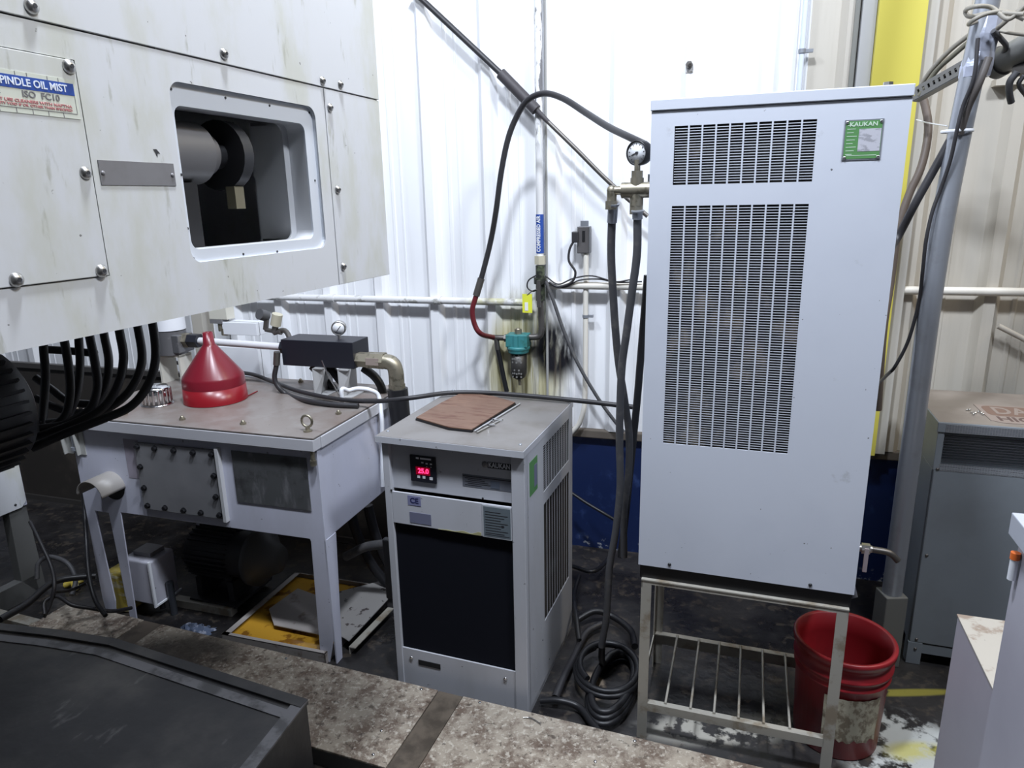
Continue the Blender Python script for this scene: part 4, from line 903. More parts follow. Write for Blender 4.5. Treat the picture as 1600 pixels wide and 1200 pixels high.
t = Thing('machine_enclosure', M, (-.9, .5, MZ0), 'off-white grimy machine enclosure with an open window, hanging over the left side', 'machine')
t.part('shell', MB().box(UL, 0, .02, .024, 2.0, MZT).box(UL, UL+.02, .02, 1.3, MZ0, MZT).box(-.004, 0, .004, 1.3, MZ0+.002, MZT).box(UL, 0, 1.28, 1.3, MZ0, MZT).box(UL, 0, .004, 1.3, MZT, MZT+.004).box(UL, 0, .004, 1.3, MZ0, MZ0+.004), m_mach)
g = .0012
fpn = MB(); wo = rrect(-.6285, -.254, 1.678, 1.957, .022)
ring(fpn, rrect(-.786+g, -.2185-g, 1.66, MZS-g, .0001), wo, 0, .004)
fpn.box(-.786+g, -.2185-g, 0, .004, MZ0, 1.66)
fpn.box(UL, -.786+g, 0, .004, MZ0, 1.674).box(UL, -.786+g, 0, .004, 1.960, MZS-g)
t.part('front_panel', fpn, m_mach)
t.part('upper_panel', MB().box(UL, 0, -.0015, .0035, MZS+g, MZT), m_mach, bevel=.0008)
t.part('side_panel', MB().box(-.2185+g, 0, -.0005, .0035, MZ0, MZS-g), m_mach, bevel=.0008)
t.part('access_cover', MB().box(UL, -.788, -.0025, .0025, 1.6755, 1.9585), m_mach, bevel=.001)
t.part('seam_backing', MB().box(UL, -.64, .0045, .006, MZ0+.002, MZT).box(-.25, -.002, .0045, .006, MZ0+.002, MZT), m_ink)
so, si = rrect(-.6285, -.254, 1.678, 1.957, .022), rrect(-.6165, -.283, 1.699, 1.923, .016)
wf = MB(); ring(wf, so, si, .008, .012)
ring(wf, rrect(-.632, -.250, 1.674, 1.961, .024), so, .0005, .012)
seat = t.part('window_seat', wf, mat('seat_white', (.66, .69, .74), .35))
tn = MB(); ring(tn, rrect(-.6185, -.281, 1.697, 1.925, .017), si, .012, .050)
si2 = rrect(-.6165, -.300, 1.699, 1.923, .016); ring(tn, si, si2, .050, .054); 
t.part('window_tunnel', tn, mat('tunnel_grey', (.60, .61, .63), .4), seat)
t.part('inner_flange', MB().box(-.300, -.292, .054, .13, 1.699, 1.923).box(-.300, -.250, .054, .058, 1.65, 1.72).box(-.300, -.25, .126, .13, 1.69, 1.93), mat('tunnel_grey', (.42, .42, .44), .4), seat)
for px, py in ((267, 139), (352, 153), (421, 165), (483, 176), (283, 273), (293, 357), (302, 404), (380, 397), (433, 393), (492, 282)):
    q = M.on(1, px, py, .008); t.part('screw_hole', MB().cyl((q[0], .008, q[2]), (q[0], .0072, q[2]), .0022, n=10), m_ink, seat)
t.part('name_plate', MB().box(-.775, -.641, -.0012, 0, 1.8, 1.8335), m_grey, label='blank grey metal plate')
for a in (-.770, -.646): t.part('rivet', MB().dome((a, -.0012, 1.816), (0, -1, 0), .0035, .002, 8), m_grey)
for px, py, r in ((48, 10, .0095), (106, 104, .0095), (132, 270, .009), (157, 423, .0095), (24, 437, .0095), (349, 84, .009), (503, 126, .0085), (531, 132, .0085), (515, 168, .0085), (527, 296, .0085), (536, 416, .0085)):
    q = M.on(1, px, py, -.001)
    sc_ = t.part('screw', MB().dome((q[0], -.002, q[2]), (0, -1, 0), r, r*.75, 18), m_steel)
    t.part('socket', MB().hexn((q[0], -.002-r*.70, q[2]), (q[0], -.002-r*.78, q[2]), r*.32), m_ink, sc_)
t.part('paint_chip', MB().prism([(M.on(1, x, y, 0)[0], M.on(1, x, y, 0)[2]) for x, y in ((239, 233), (244, 233), (250, 240), (246, 240), (246, 246), (243, 240))], 1, -.0004, 0), m_ink)
# oil sticker
s0, s1 = -.985, -.7925
sk = t.part('oil_sticker', MB().box(s0, s1, -.0032, -.0025, 1.8845, 1.9335), mat('sticker_paper', (.62, .64, .55), .5), label='sticker lettered FOR SPINDLE OIL MIST, ISO FC10')
t.part('blue_band', MB().box(s0, s1-.0035, -.0036, -.0032, 1.9135, 1.9285), m_blue, sk)
a_, b_ = M.on(1, -42, 140, 0)[0], M.on(1, 105, 160, 0)[0]
t.text('heading', 'FOR SPINDLE OIL MIST', ((a_+b_)/2, -.0037, 1.9209), .0125, mat('ink_white', (.75, .8, .9), .5), sk, width=b_-a_)
t.text('grade', 'ISO  FC10', ((-.868-.820)/2, -.0034, 1.9078), .0108, m_grey, sk, width=.050)
t.text('grade_prefix', 'TYPE', (-.905, -.0034, 1.9078), .008, m_grey, sk)
pr_ = mat('print_red', (.55, .22, .22), .6)
t.text('small_print', 'DO NOT USE CLEANERS WITH NAPTHA', (-.862, -.0034, 1.8992), .0048, pr_, sk, width=.118)
t.text('small_print', 'WARRANTY VOID IF OIL OTHER THAN SPECIFIED', (-.862, -.0034, 1.8945), .0042, pr_, sk, width=.118)
fr_ = MB(); fr_.box(s0, s1-.004, -.0035, -.0032, 1.8905, 1.8912).box(s1-.0042, s1-.0036, -.0035, -.0032, 1.8905, 1.914)
for k in range(9): fr_.box(s0+.021*k, s0+.021*k+.0008, -.0035, -.0032, 1.8848, 1.8904).box(s0+.021*k+.006*(k % 2), s0+.021*k+.0008+.006*(k % 2), -.0035, -.0032, 1.929, 1.9333)
t.part('border', fr_, m_grey, sk)
# inside: chuck and tooling
t.part('inner_wall', MB().box(UL+.03, -.02, .95, .96, MZ0+.01, 2.19), mat('inside_dark', (.03, .03, .032), .5))
t.part('inner_cheek', MB().box(-.66, -.645, .06, .6, 1.65, 2.1), mat('tunnel_grey2', (.20, .20, .20), .5))
t = Thing('spindle_chuck', M, (-.45, .4, MZ0+.004), 'grey metal chuck with dark jaws seen through the open machine window', 'chuck')
c = M.dep(310, 240, 1.45)
def md(px, py, d): return M.dep(px, py, d)
c1 = md(294, 240, 1.22)
t.part('chuck_body', MB().cyl(c1+np.array([-.12, 0, 0]), c1+np.array([.012, 0, 0]), .052, n=32).cyl(c1+np.array([.012, 0, 0]), c1+np.array([.040, 0, 0]), .036, n=28), mat('chuck_grey', (.20, .195, .20), .4, .3), bevel=.003)
c2 = c1+np.array([.040, 0, 0])
t.part('jaw', MB().cyl(c2, c2+np.array([.05, 0, 0]), .024, n=20).cyl(c2+np.array([.03, 0, 0]), c2+np.array([.055, 0, 0]), .062, n=24), mat('jaw_dark', (.06, .06, .065), .4, .5), bevel=.004)
c3 = c2+np.array([.04, -.02, -.065]); t.part('key_block', MB().box(c3[0]-.012, c3[0]+.012, c3[1]-.012, c3[1]+.008, c3[2]-.03, c3[2]+.01), mat('block_olive', (.20, .18, .12), .5))
t.part('spindle_support', MB().box(c1[0]-.10, c1[0]-.02, c1[1]-.03, c1[1]+.03, MZ0+.004, c1[2]-.05), m_dark)

# ---------------------------------------------------------------- hoses under the enclosure
HS = [(((229, 470, 1.72), (239, 510, 1.72), (243, 560, 1.70), (231, 602, 1.68), (204, 635, 1.66), (160, 655, 1.64), (105, 676, 1.62), (50, 700, 1.6)), 'black hose loop nearest the white filter, outermost of the bunch'),
      (((206, 475, 1.80), (216, 515, 1.79), (222, 560, 1.78), (212, 595, 1.76), (188, 625, 1.74), (140, 652, 1.72), (90, 668, 1.70), (40, 690, 1.68)), 'black hose loop second from the white filter'),
      (((180, 480, 1.74), (187, 520, 1.74), (193, 560, 1.73), (184, 602, 1.71), (160, 638, 1.69), (115, 662, 1.67), (60, 682, 1.65)), 'black hose loop third from the white filter'),
      (((156, 485, 1.82), (163, 525, 1.82), (170, 565, 1.80), (164, 605, 1.79), (142, 638, 1.77), (98, 664, 1.74), (50, 672, 1.70)), 'black hose loop fourth from the white filter'),
      (((133, 490, 1.75), (141, 530, 1.75), (149, 570, 1.75), (152, 606, 1.74), (140, 640, 1.72), (105, 662, 1.70), (60, 670, 1.66)), 'black hose loop fifth from the white filter'),
      (((124, 492, 1.84), (123, 530, 1.84), (125, 570, 1.84), (119, 618, 1.82), (100, 655, 1.80), (60, 662, 1.76)), 'black hose running almost straight down mid-bunch'),
      (((94, 500, 1.76), (101, 535, 1.76), (108, 580, 1.76), (109, 620, 1.75), (98, 655, 1.73), (60, 676, 1.70)), 'black hose sixth from the filter with a slight bow'),
      (((66, 505, 1.80), (68, 545, 1.80), (71, 585, 1.80), (69, 625, 1.79), (66, 670, 1.76)), 'black hose hanging nearest the big motor'),
      (((70, 546, 1.88), (105, 548, 1.88), (150, 552, 1.88)), 'black hose crossing level behind the hanging hoses'),
      (((55, 590, 1.9), (80, 608, 1.9), (110, 628, 1.9), (160, 632, 1.9)), 'black hose sloping behind the bunch toward the tank'),
      (((55, 622, 1.88), (85, 636, 1.88), (120, 645, 1.88), (165, 640, 1.86)), 'lower black hose crossing behind the bunch')]
for l, lab in HS:
    q = [dp(*p) for p in l]; solo('hydraulic_hose', G, MB().tube(q, .0105, 10), m_black, lab, 'hose', 'black hoses hanging under the machine enclosure')
cm = M.dep(-22, 636, 1.52)
t = Thing('spindle_motor', M, tuple(cm-np.array([0, 0, .14])), 'large black ribbed motor at the left edge under the enclosure', 'motor')
t.part('motor_can', MB().lathe(cm, [(0, -.30), (.135, -.30), (.135, -.02), (.128, .02), (.10, .04), (0, .045)], 40, (1, 0, 0)), m_black)
fn = MB()
for k in range(36):
    an = 2*pi*k/36; dd = np.array([0, cos(an), sin(an)]); e = np.cross(dd, [1., 0, 0])*.003
    fn.prism([(cm[1]+a, cm[2]+b) for a, b in [tuple((dd*r+s*e)[1:]) for r, s in ((.128, 1), (.143, 1), (.143, -1), (.128, -1))]], 0, cm[0]-.28, cm[0]-.0)
t.part('cooling_fins', fn, m_black, kind='stuff')
t.part('mount', MB().box(cm[0]-.24, cm[0]-.02, cm[1]-.05, cm[1]+.05, cm[2]+.12, MZ0), m_black)
# machine base at the left edge
v = 2.28
t = Thing('machine_base', M, (.0, v, 0), 'grey steel support under the machine with a white guard sheet at the left edge', 'support')
mg = mat('base_grey', (.13, .13, .125), .5)
t.part('post', MB().prism([(.395, .10), (.463, .0), (.500, .0), (.485, .46), (.405, .46)], 1, v, v+.05), mg, bevel=.002)
t.part('bottom_beam', MB().box(-1.6, .463, v, v+.05, 0, .10), mg, bevel=.002)
t.part('guard_sheet', MB().prism([(-1.6, .445), (.459, .447), (.483, .47), (.483, .68), (.46, .70), (-1.6, .70)], 1, v-.012, v-.008), m_mach, bevel=.001)
t.part('guard_lip', MB().box(.470, .486, v-.008, v+.03, .45, .69), m_tank)
q = M.on(1, 24, 789, v-.012); t.part('screw', MB().dome((q[0], v-.012, q[2]), (0, -1, 0), .006, .004, 10), m_black)
t.part('back_panel', MB().box(-1.6, .3, v+.5, v+.52, 0.01, 1.5).box(-1.6, .46, v+.05, v+.5, .70, .72), m_dark)
# cables on the floor at the left
for l, r, m_, lab in ((((47, 815, 2.95), (62, 845, 2.9), (80, 885, 2.85), (85, 915, 2.8), (78, 945, 2.78), (68, 965, 2.76)), .0075, m_cable, 'thin black cable dropping from the machine base to the oily floor'),
      (((58, 905, 3.0), (60, 880, 3.02), (78, 870, 3.04), (105, 880, 3.02), (118, 905, 3.0), (112, 930, 2.95)), .010, m_hose, 'grey cable loop lying on the floor behind the walkway end'),
      (((0, 968, 2.6), (40, 945, 2.7), (75, 915, 2.8), (100, 905, 2.85), (150, 900, 2.9)), .014, m_black, 'thick black hose from the left edge toward the tank legs'),
      (((70, 960, 2.75), (70, 940, 2.78), (90, 932, 2.8), (112, 945, 2.78), (140, 950, 2.8), (175, 955, 2.85), (205, 950, 2.95)), .008, m_cable, 'black cable bending along the floor behind the walkway'),
      (((85, 925, 2.85), (110, 922, 2.88), (135, 912, 2.9)), .007, m_cable, 'short black cable lying between base and tank leg'),
      (((128, 740, 3.05), (134, 830, 2.98), (137, 880, 2.9), (141, 910, 2.85), (150, 940, 2.8), (165, 962, 2.75)), .009, m_black, 'black hose hanging just left of the outer tank leg')):
    q = [dp(*p) for p in l]; q = [np.array([p[0], p[1], max(p[2], r)]) for p in q]
    solo('floor_cable', G, MB().tube(q, r, 8), m_, lab, 'cable', 'cables on the floor at the left')
a = G.on(2, 46, 932, .03); b = G.on(2, 0, 972, .03)
solo('edge_strip', S, MB().box(-2.25, -1.62, -.20, -.15, 0, .035), m_stand, 'rusty flat strip on the floor at the left end of the walkway', 'strip')
qa = S.on(2, 112, 915, 0.02)
solo('glove', S, MB().tube([(qa[0]-.04, qa[1], .015), (qa[0], qa[1]+.01, .03), (qa[0]+.04, qa[1]-.01, .018)], .016, 10).tube([(qa[0], qa[1], .02), (qa[0]+.01, qa[1]+.05, .02)], .010, 8), m_yjug, 'crumpled yellowish glove among the floor cables', 'glove')

# ================================================================== WALKWAY (frame S)
DV0, DV1, DZ = -.432, -.0593, .08
t = Thing('walkway', S, (0, -.25, 0), 'low walkway of worn, stained steel plates along the front of the tank and chillers', 'walkway')
for a, b in ((-1.61, -1.181), (-1.079, .198), (.296, 1.45)):
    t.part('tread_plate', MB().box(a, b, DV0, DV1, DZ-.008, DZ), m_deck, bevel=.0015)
for a, b in ((-1.178, -1.082), (.201, .293)):
    t.part('joint_strip', MB().box(a, b, DV0+.001, DV1, DZ-.012, DZ-.003), m_strip)
t.part('side_skirt', MB().box(-1.60, 1.45, DV0+.012, DV0+.016, 0, DZ-.008).box(-1.60, 1.45, DV1-.016, DV1-.012, 0, DZ-.008).box(-1.60, -1.596, DV0+.016, DV1-.016, 0, DZ-.008), mat('skirt_grey', (.24, .24, .23), .5))
for px, py in ((447, 1029), (658, 1077), (750, 1097), (596, 1142), (583, 1179), (992, 1158), (345, 1053), (930, 1190)):
    q = S.on(2, px, py, DZ)
    t.part('deck_screw', MB().dome((q[0], min(max(q[1], DV0+.012), DV1-.012), DZ), (0, 0, 1), .006, .004, 10), m_chrome)
pipe('metal_curl', S, [S.on(2, px, py, DZ+.004) for px, py in ((818, 1121), (830, 1122), (845, 1131))], .002, m_chrome, 'bright metal sliver on the walkway near the corner of the small chiller', 'metal chip')
# dark cover in the left foreground
CZ = .40
pl_ = [(-1.9, -.80), (-1.40, -.655), (-1.182, -.598), (-.95, -.560), (-.719, -.536), (.055, -.579), (.085, -.86), (.085, -1.7), (-1.9, -1.7)]
t = Thing('chip_pan_cover', S, (-.8, -1.1, 0), 'large dark oily sheet-metal cover in the left foreground', 'cover')
t.part('top_sheet', MB().prism(pl_, 2, CZ-.012, CZ-.004), m_cover)
t.part('side_sheet', MB().prism([(p[0]*.999-.001, p[1]-.006) for p in pl_], 2, .02, CZ-.012), m_cover)
def offs(p, d): return (p[0], p[1]-d)
e_ = pl_[0:6]
lip = MB()
for i in range(5):
    a, b = e_[i], e_[i+1]
    lip.prism([a, b, offs(b, .035), offs(a, .035)][::-1], 2, CZ-.004, CZ+.004)
t.part('back_lip', lip, m_cover, bevel=.001)
st2 = MB()
for i in range(1, 5):
    a, b = offs(e_[i], .050), offs(e_[i+1], .050)
    if i == 4: b = (b[0]-.02, b[1])
    st2.prism([a, b, offs(b, .032), offs(a, .032)][::-1], 2, CZ-.004, CZ-.001)
t.part('pale_strip', st2, m_coverl, label='paler worn strip along the back edge')
t.part('end_lip', MB().prism([(.055, -.579), (.085, -.86), (.085, -1.7), (.045, -1.7), (.045, -.86), (.020, -.60)], 2, CZ-.004, CZ+.002), m_coverl)

# ================================================================== CABLE COILS between chiller and stand
def floorpts(l, h): return [G.w(*(G.on(2, px, py, hh))) for (px, py), hh in zip(l, h)]
CO = [([(845, 1095), (875, 1095), (905, 1105), (925, 1130), (940, 1150)], .03, .013, 'black hose on the floor along the walkway edge right of the small chiller'),
      ([(868, 1090), (880, 1060), (895, 1030), (915, 990), (940, 975)], .03, .014, 'dark hose on the floor left of the pale floor patch'),
      ([(900, 970), (930, 955), (960, 965), (985, 985), (992, 1010)], .05, .014, 'black hose arching at the back of the heap'),
      ([(895, 885), (925, 893), (945, 880), (955, 865)], .06, .010, 'black cable curving on the floor below the blue wall'),
      ([(905, 1000), (900, 960), (897, 930), (905, 900)], .08, .010, 'black cable running back along the small chiller side'),
      ([(893, 770), (915, 785), (940, 800), (960, 812)], .35, .008, 'thin black cable sagging in front of the blue wall')]
for l, h, r, lab in CO:
    q = floorpts(l, [h*(.6+.5*sin(i*1.3)**2) if h < .2 else h-.03*i for i in range(len(l))]); q = [np.array([p[0], p[1], max(p[2], r)]) for p in q]
    solo('coiled_hose', G, MB().tube(q, r, 10), m_black if 'black' in lab else m_cable, lab, 'hose', 'hoses heaped between the small chiller and the stand')

def coil(c, rx, ry, turns, r, ang, z0, ph, ends, lab):
    q = []; n = int(turns*14)
    for i in range(n+1):
        a = ph+2*pi*i/14; s_ = 1-.06*(i/14)+.05*sin(i*.9); x = rx*s_*cos(a); y = ry*s_*sin(a)
        q.append(np.array([c[0]+x*cos(ang)-y*sin(ang), c[1]+x*sin(ang)+y*cos(ang), z0+r*1.9*(i/14)*.62]))
    if ends is not None: q.append(q[-1]*.4+ends*.6+np.array([0, 0, .04])); q.append(ends)
    solo('coiled_hose', G, MB().tube(q, r, 10, 3), m_black, lab, 'hose', 'hoses heaped between the small chiller and the stand')
cA = G.on(2, 958, 1075, .02); cB = G.on(2, 950, 1050, .05)
coil(cA, .085, .20, 3.4, .0125, -.33, .014, .4, T.w(*h2[-1]), 'big coil of black hose on the floor against the left leg of the stand')
coil(cB, .115, .16, 2.3, .0115, -.25, .055, 2.2, None, 'smaller loose coil of black hose lying on top of the big coil')
# ================================================================== RIGHT CABINET (frame R)
RW, RD, RT = .70, .47, .9809
t = Thing('transformer_cabinet', R, (RW/2, RD/2, 0), 'grey floor cabinet with a dark vent slot and dusty brown top, at the right edge', 'cabinet')
t.part('body', MB().box(0, RW, .012, RD, .09, .80).box(0, .022, 0, RD, .80, .943).box(RW-.02, RW, 0, RD, .80, .943).box(.022, RW-.02, .06, RD, .80, .943), m_cab, bevel=.002)
t.part('door', MB().box(.004, RW-.004, 0, .012, .095, .800), m_cab, bevel=.003)
t.part('top_cover', MB().box(-.004, RW+.004, -.004, RD, .943, RT), m_cab, bevel=.003)
t.part('top_dust', MB().box(0, RW, 0, RD-.004, RT, RT+.0006), m_cabtop)
vm_ = mat('vent_mesh', (.06, .06, .07), .5, .3)
vb = MB()
for k in range(14): vb.box(.024, RW-.022, .006, .0075, .812+k*.0098, .8145+k*.0098)
t.part('vent_louvres', vb, vm_, kind='stuff')
ms = MB()
mm = mat('mesh_pale', (.42, .43, .46), .4, .4)
for k in range(8): ms.box(.018, RW-.02, -.001, .0, .800+k*.0035, .8012+k*.0035)
for k in range(80): ms.box(.018+k*.0083, .0192+k*.0083, -.0012, .0, .800, .826)
for k in range(8): ms.box(.022, RW-.02, -.0056, -.004, .946+k*.004, .9472+k*.004)
for k in range(80): ms.box(.022+k*.0083, .0232+k*.0083, -.0056, -.004, .946, .975)
t.part('expanded_mesh', ms, mm, kind='stuff')
for a in (0, RW-.05):
    for b in (0, RD-.05): t.part('foot', MB().box(a, a+.05, b, b+.05, 0, .095), m_cab, bevel=.002)
t.part('base_rail', MB().box(.05, RW-.05, .004, .012, .05, .09), m_cab)
for px, py in ((1465, 733), (1448, 868), (1432, 999), (1430, 1014)):
    q = R.on(1, px, py, 0); t.part('screw', MB().dome((q[0], 0, q[2]), (0, -1, 0), .006, .004, 10), m_darksteel)
sg = [R.on(2, px, py, RT)[:2] for px, py in ((1524, 632), (1556, 661))]
sq = [(.172, .262), (.185, .262), (.62, .262), (.62, .038), (.20, .038), (.172, .060)]
t2 = Thing('warning_sign', R, (.4, .15, RT+.0006), 'worn plastic sign reading DANGER HIGH VOLTAGE lying on the grey cabinet', 'sign')
sp_ = t2.part('plate', MB().prism([(.170, .262), (.66, .262), (.66, .036), (.205, .036), (.172, .06)][::-1], 2, RT+.0006, RT+.003), m_signp, bevel=.0008)
t2.part('oval_band', MB().prism(rrect(.185, .64, .120, .250, .03), 2, RT+.003, RT+.0034), mat('sign_brown', (.20, .13, .10), .6), sp_)
t2.text('lettering', 'DANGER', (.375, .185, RT+.0036), .125, m_signp, sp_, width=.33, face='top')
t2.text('lettering', 'HIGH VOLTAGE', (.43, .080, RT+.0032), .075, mat('sign_ink', (.12, .08, .07), .6), sp_, width=.46, face='top')
bc = [R.on(2, px, py, RT+.003) for px, py in ((1511, 641), (1515, 641), (1518, 645), (1521, 648), (1524, 646), (1529, 644), (1533, 646), (1536, 648))]
mb = MB()
for q in bc: mb.lathe((q[0], q[1], RT+.0006), [(0, 0), (.0035, .0015), (.0045, .0045), (.0035, .0075), (0, .009)], 8)
solo('ball_chain', R, mb, m_chrome, 'short bead chain lying beside the warning sign on the cabinet', 'chain', kind='stuff')

# ================================================================== POLE and overhead fittings
pq = dp(1437, 600, 2.45); PX, PY = pq[0], pq[1]
t = Thing('support_pole', G, (PX, PY, 0), 'tall galvanised pole standing between the tall cooler and the grey cabinet', 'pole')
t.part('pole', MB().tube([(PX, PY, 0), (PX, PY, .8), (PX, PY, 1.5), (PX+.018, PY, 1.9), (PX+.050, PY, 2.3), (PX+.10, PY, 3.0), (PX+.24, PY, 5.3)], .0345, 28), m_galv)
t.part('base_shoe', MB().box(PX-.041, PX+.041, PY-.041, PY+.041, 0, .30), mat('shoe_grey', (.15, .15, .14), .5), bevel=.004)
zt1, zt0 = G.on(1, 1530, 28, PY)[2], G.on(1, 1528, 121, PY)[2]
t.part('tape_wrap', MB().lathe((PX+.042, PY, zt0), [(.036, zt1-zt0), (.039, zt1-zt0-.02), (.040, .17), (.043, .12), (.041, .07), (.045, .03), (.043, 0), (.036, 0)], 9, flat=True, axis=(.10, 0, 1)), m_tape, label='crinkled silver tape wrap')
ctie = G.on(1, 1495, 207, PY)[2]
t.part('cable_tie', MB().lathe((PX+.012, PY, 0), [(.046, ctie), (.047, ctie+.004), (.046, ctie+.008), (.044, ctie+.004), (.046, ctie)], 20), m_white)
m_tan = mat('cable_tan', (.27, .25, .21), .5)
def wpipe(name, l, r, m, lab, cat, group=None): return solo(name, G, MB().tube([dp(*p) if isinstance(p, tuple) else p for p in l], r, 10), m, lab, cat, group)
wpipe('pole_cable', ((1540, 95, 2.14), (1527, 125, 2.16), (1510, 165, 2.2), (1492, 205, 2.24), (1465, 255, 2.28), (1430, 318, 2.33), (1396, 382, 2.40), T.w(TW+.002, .30, T.l(dp(1392, 392, 2.42))[2])), .0135, m_cable, 'thick black cable leaving the pole and running down behind the tall cooler', 'cable')
wpipe('pole_cable', ((1528, 60, 2.10), (1522, 120, 2.12), (1505, 165, 2.16), (1496, 200, 2.18), (1485, 250, 2.22), (1470, 295, 2.26), (1457, 330, 2.28), (1447, 375, 2.30), (1442, 420, 2.33), (1436, 470, 2.38), (1420, 530, 2.42), (1400, 570, 2.45), (1386, 586, 2.46), T.w(TW+.002, .34, T.l(dp(1380, 592, 2.48))[2])), .006, m_cable, 'thin dark cable following the pole then curving to the cooler', 'cable')
wpipe('pole_cable', ((1545, 90, 2.10), (1530, 130, 2.12), (1512, 170, 2.17), (1500, 210, 2.21)), .011, mat('cable_brown', (.09, .08, .075), .5), 'short dark grey cable bundled with the pole below the silver tape', 'cable')
wpipe('armoured_cable', ((1442, 150, 2.55), (1450, 190, 2.55), (1448, 225, 2.55), (1438, 265, 2.56), (1422, 300, 2.58), (1408, 340, 2.6), (1400, 380, 2.62), (1392, 440, 2.66), (1380, 520, 2.70), (1372, 640, 2.85)), .014, mat('cable_warm', (.14, .11, .09), .5), 'brownish cable hanging along the yellow column beside the cooler', 'cable')
# slotted strut
sa, sb_ = dp(1424, 150, 2.45), dp(1516, 98, 2.27)
dr_ = (sb_-sa)/np.linalg.norm(sb_-sa); upv = np.array([0, 0, 1.]); upv = upv-dr_*(upv@dr_); upv /= np.linalg.norm(upv); fw_ = np.cross(dr_, upv)
def ob(mb, c, hx, hy, hz):
    vs = []
    for k in (-1, 1):
        for j in (-1, 1):
            for i in (-1, 1): vs.append(c+i*hx*dr_+j*hy*fw_+k*hz*upv)
    return mb.add(vs, [(0, 2, 3, 1), (4, 5, 7, 6), (0, 1, 5, 4), (1, 3, 7, 5), (3, 2, 6, 7), (2, 0, 4, 6)])
L2 = np.linalg.norm(sb_-sa)/2; mid = (sa+sb_)/2
t = Thing('strut_channel', G, tuple(sa), 'slotted steel strut channel running from the tall cooler to the pole', 'strut')
sm = mat('strut_grey', (.25, .245, .23), .45, .5)
bb = MB(); ob(bb, mid+upv*.014, L2, .002, .005); ob(bb, mid-upv*.012, L2, .002, .007); ob(bb, mid-upv*.020+fw_*-.018, L2, .018, .0015); ob(bb, mid+upv*.020+fw_*-.018, L2, .018, .0015)
ns = 11
for k in range(ns+1): ob(bb, sa+dr_*(2*L2*(k)/ns)+upv*.002, .0055, .002, .0075)
t.part('channel', bb, sm)
t.part('channel_back', ob(MB(), mid-fw_*.037, L2, .001, .018), m_dark)
for i, (l, r, m_, lab) in enumerate(((((1436, 150, 2.43), (1462, 112, 2.38), (1490, 86, 2.30), (1520, 60, 2.24)), .008, mat('cable_olive', (.16, .15, .11), .5), 'olive grey cable lying along the top of the strut channel'),
        (((1434, 141, 2.46), (1455, 110, 2.4), (1485, 78, 2.33), (1518, 52, 2.26)), .008, m_tan, 'tan cable lying above the olive one on the strut'),
        (((1600, 10, 2.0), (1575, 30, 2.03), (1550, 12, 2.05), (1525, 10, 2.05), (1509, 16, 2.1), (1516, 26, 2.1), (1550, 20, 2.06), (1600, 22, 2.0)), .0065, m_tan, 'tan cable looped round the pole top, upper loop'),
        (((1600, 30, 2.02), (1570, 18, 2.04), (1540, 22, 2.05), (1520, 32, 2.07), (1514, 38, 2.12), (1525, 34, 2.14)), .0065, m_tan, 'tan cable looped round the pole top, lower loop'),
        (((1558, 45, 2.1), (1585, 22, 2.05), (1612, 4, 2.0)), .007, m_tan, 'tan cable rising to the right from the pole top'),
        (((1552, 48, 2.12), (1565, 62, 2.14), (1572, 72, 2.16), (1568, 84, 2.2)), .008, m_hose, 'short grey cable end below the tan loops'),
        (((1562, 48, 2.12), (1580, 52, 2.1), (1605, 55, 2.08)), .005, m_tan, 'thin tan cable running right below the loops'),
        (((1590, 112, 2.12), (1578, 128, 2.14), (1577, 145, 2.16), (1580, 160, 2.18)), .010, m_hose, 'grey cable stub hanging below the big grey duct'),
        (((1600, 118, 2.12), (1592, 132, 2.14), (1604, 150, 2.16)), .007, m_hose, 'thin grey cable beside the stub below the duct'))):
    wpipe('strut_cable', l, r, m_, lab, 'cable', 'cables around the top of the pole')
da, db = dp(1560, 98, 2.25), dp(1680, 30, 2.0)
t = Thing('grey_duct', G, tuple(da), 'thick dark grey duct running off the top right corner beside the pole', 'duct')
t.part('duct', MB().cyl(da, db, .040, n=28), mat('duct_grey', (.20, .20, .19), .5))
t.part('collar', MB().cyl(da-(db-da)*.06, da+(db-da)*.06, .047, n=28), mat('collar_grey', (.12, .12, .12), .45), bevel=.003)
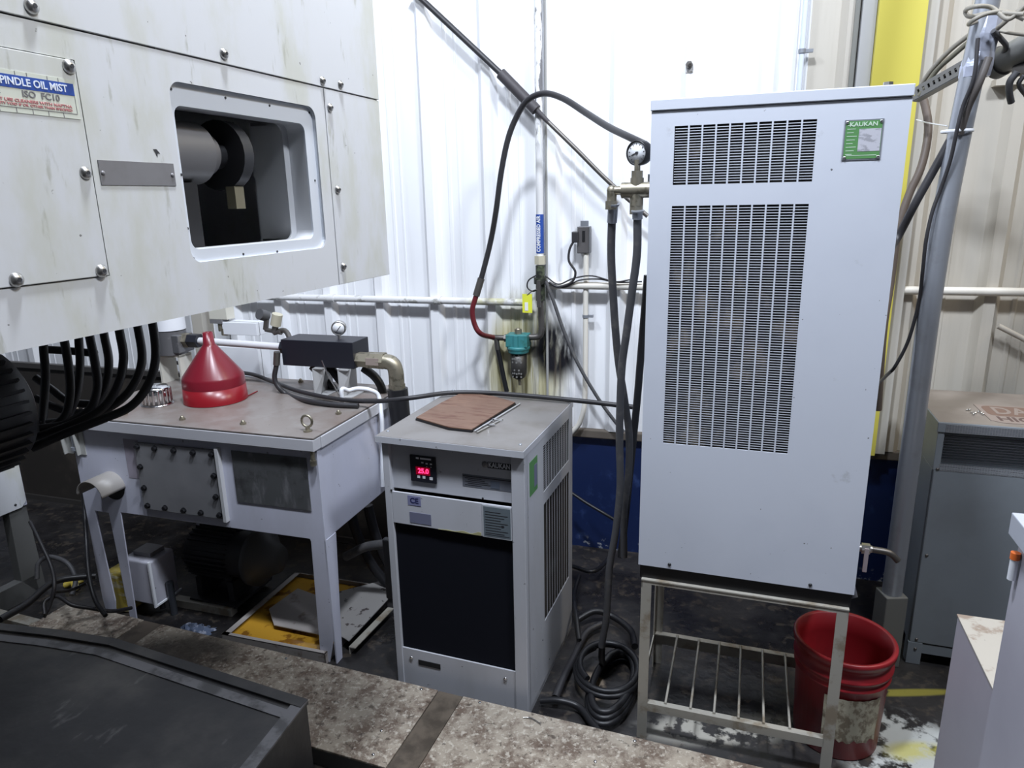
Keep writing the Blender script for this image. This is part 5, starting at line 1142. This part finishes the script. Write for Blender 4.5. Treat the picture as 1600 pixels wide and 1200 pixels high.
t.part('clamp', MB().cyl(dp(1590, 108, 2.2), dp(1640, 106, 2.1), .022), m_darksteel)
wpipe('thin_wire', ((1432, 187, 2.6), (1450, 192, 2.5), (1480, 197, 2.32)), .0022, m_white, 'thin pale wire strung from the brown cable to the pole', 'wire')
solo('wall_ledge', W, MB().box(1.95, 3.2, -.05, 0, W.on(1, 1560, 128, -.05)[2]-.012, W.on(1, 1560, 128, -.05)[2]+.012), m_wallc, 'cream rail on the wall behind the grey duct', 'rail')

# ================================================================== RIGHT FOREGROUND (frame T)
t = Thing('near_machine', T, (1.2, -.3, 0), 'pale lilac machine casing with a chipped dirty cream ledge in the right foreground', 'machine')
t.part('casing', MB().box(.847, 1.25, -.52, -.118, 0, .695), m_fgp, bevel=.003)
t.part('ledge_top', MB().box(.845, 1.252, -.522, -.116, .695, .70), m_fgt, bevel=.001)
sq_ = T.l(dp(1593, 838, 1.2)); hu = sq_[0]; 
t.part('upright_panel', MB().box(hu, hu+.6, sq_[1]-.3, sq_[1], 0, sq_[2]), m_fgp, bevel=.003)
f0 = T.on(1, 1577, 800, sq_[1]-.005); f1 = T.on(1, 1575, 834, sq_[1]-.005)
t.part('top_flange', MB().box(f1[0], hu+.6, sq_[1]-.3, sq_[1]-.004, f1[2], f0[2]), mat('flange_grey', (.40, .42, .47), .4), bevel=.002)
m0, m1_ = T.on(1, 1589, 850, sq_[1]-.31), T.on(1, 1580, 895, sq_[1]+.004)
mk0, mk1 = T.on(1, 1588, 852, sq_[1]+.01), T.on(1, 1581, 893, sq_[1]+.01)
t = Thing('marker', T, (mk1[0], mk1[1], mk1[2]), 'small white tube with an orange cap clipped to the near right panel edge', 'marker')
mm0, mm1 = np.array([hu-.008, sq_[1]-.02, mk0[2]]), np.array([hu-.008, sq_[1]-.02, mk1[2]])
t.part('tube', MB().cyl(mm1, mm0-np.array([0, 0, .012]), .0065), m_white)
t.part('cap', MB().cyl(mm0-np.array([0, 0, .012]), mm0, .0075), m_orange)
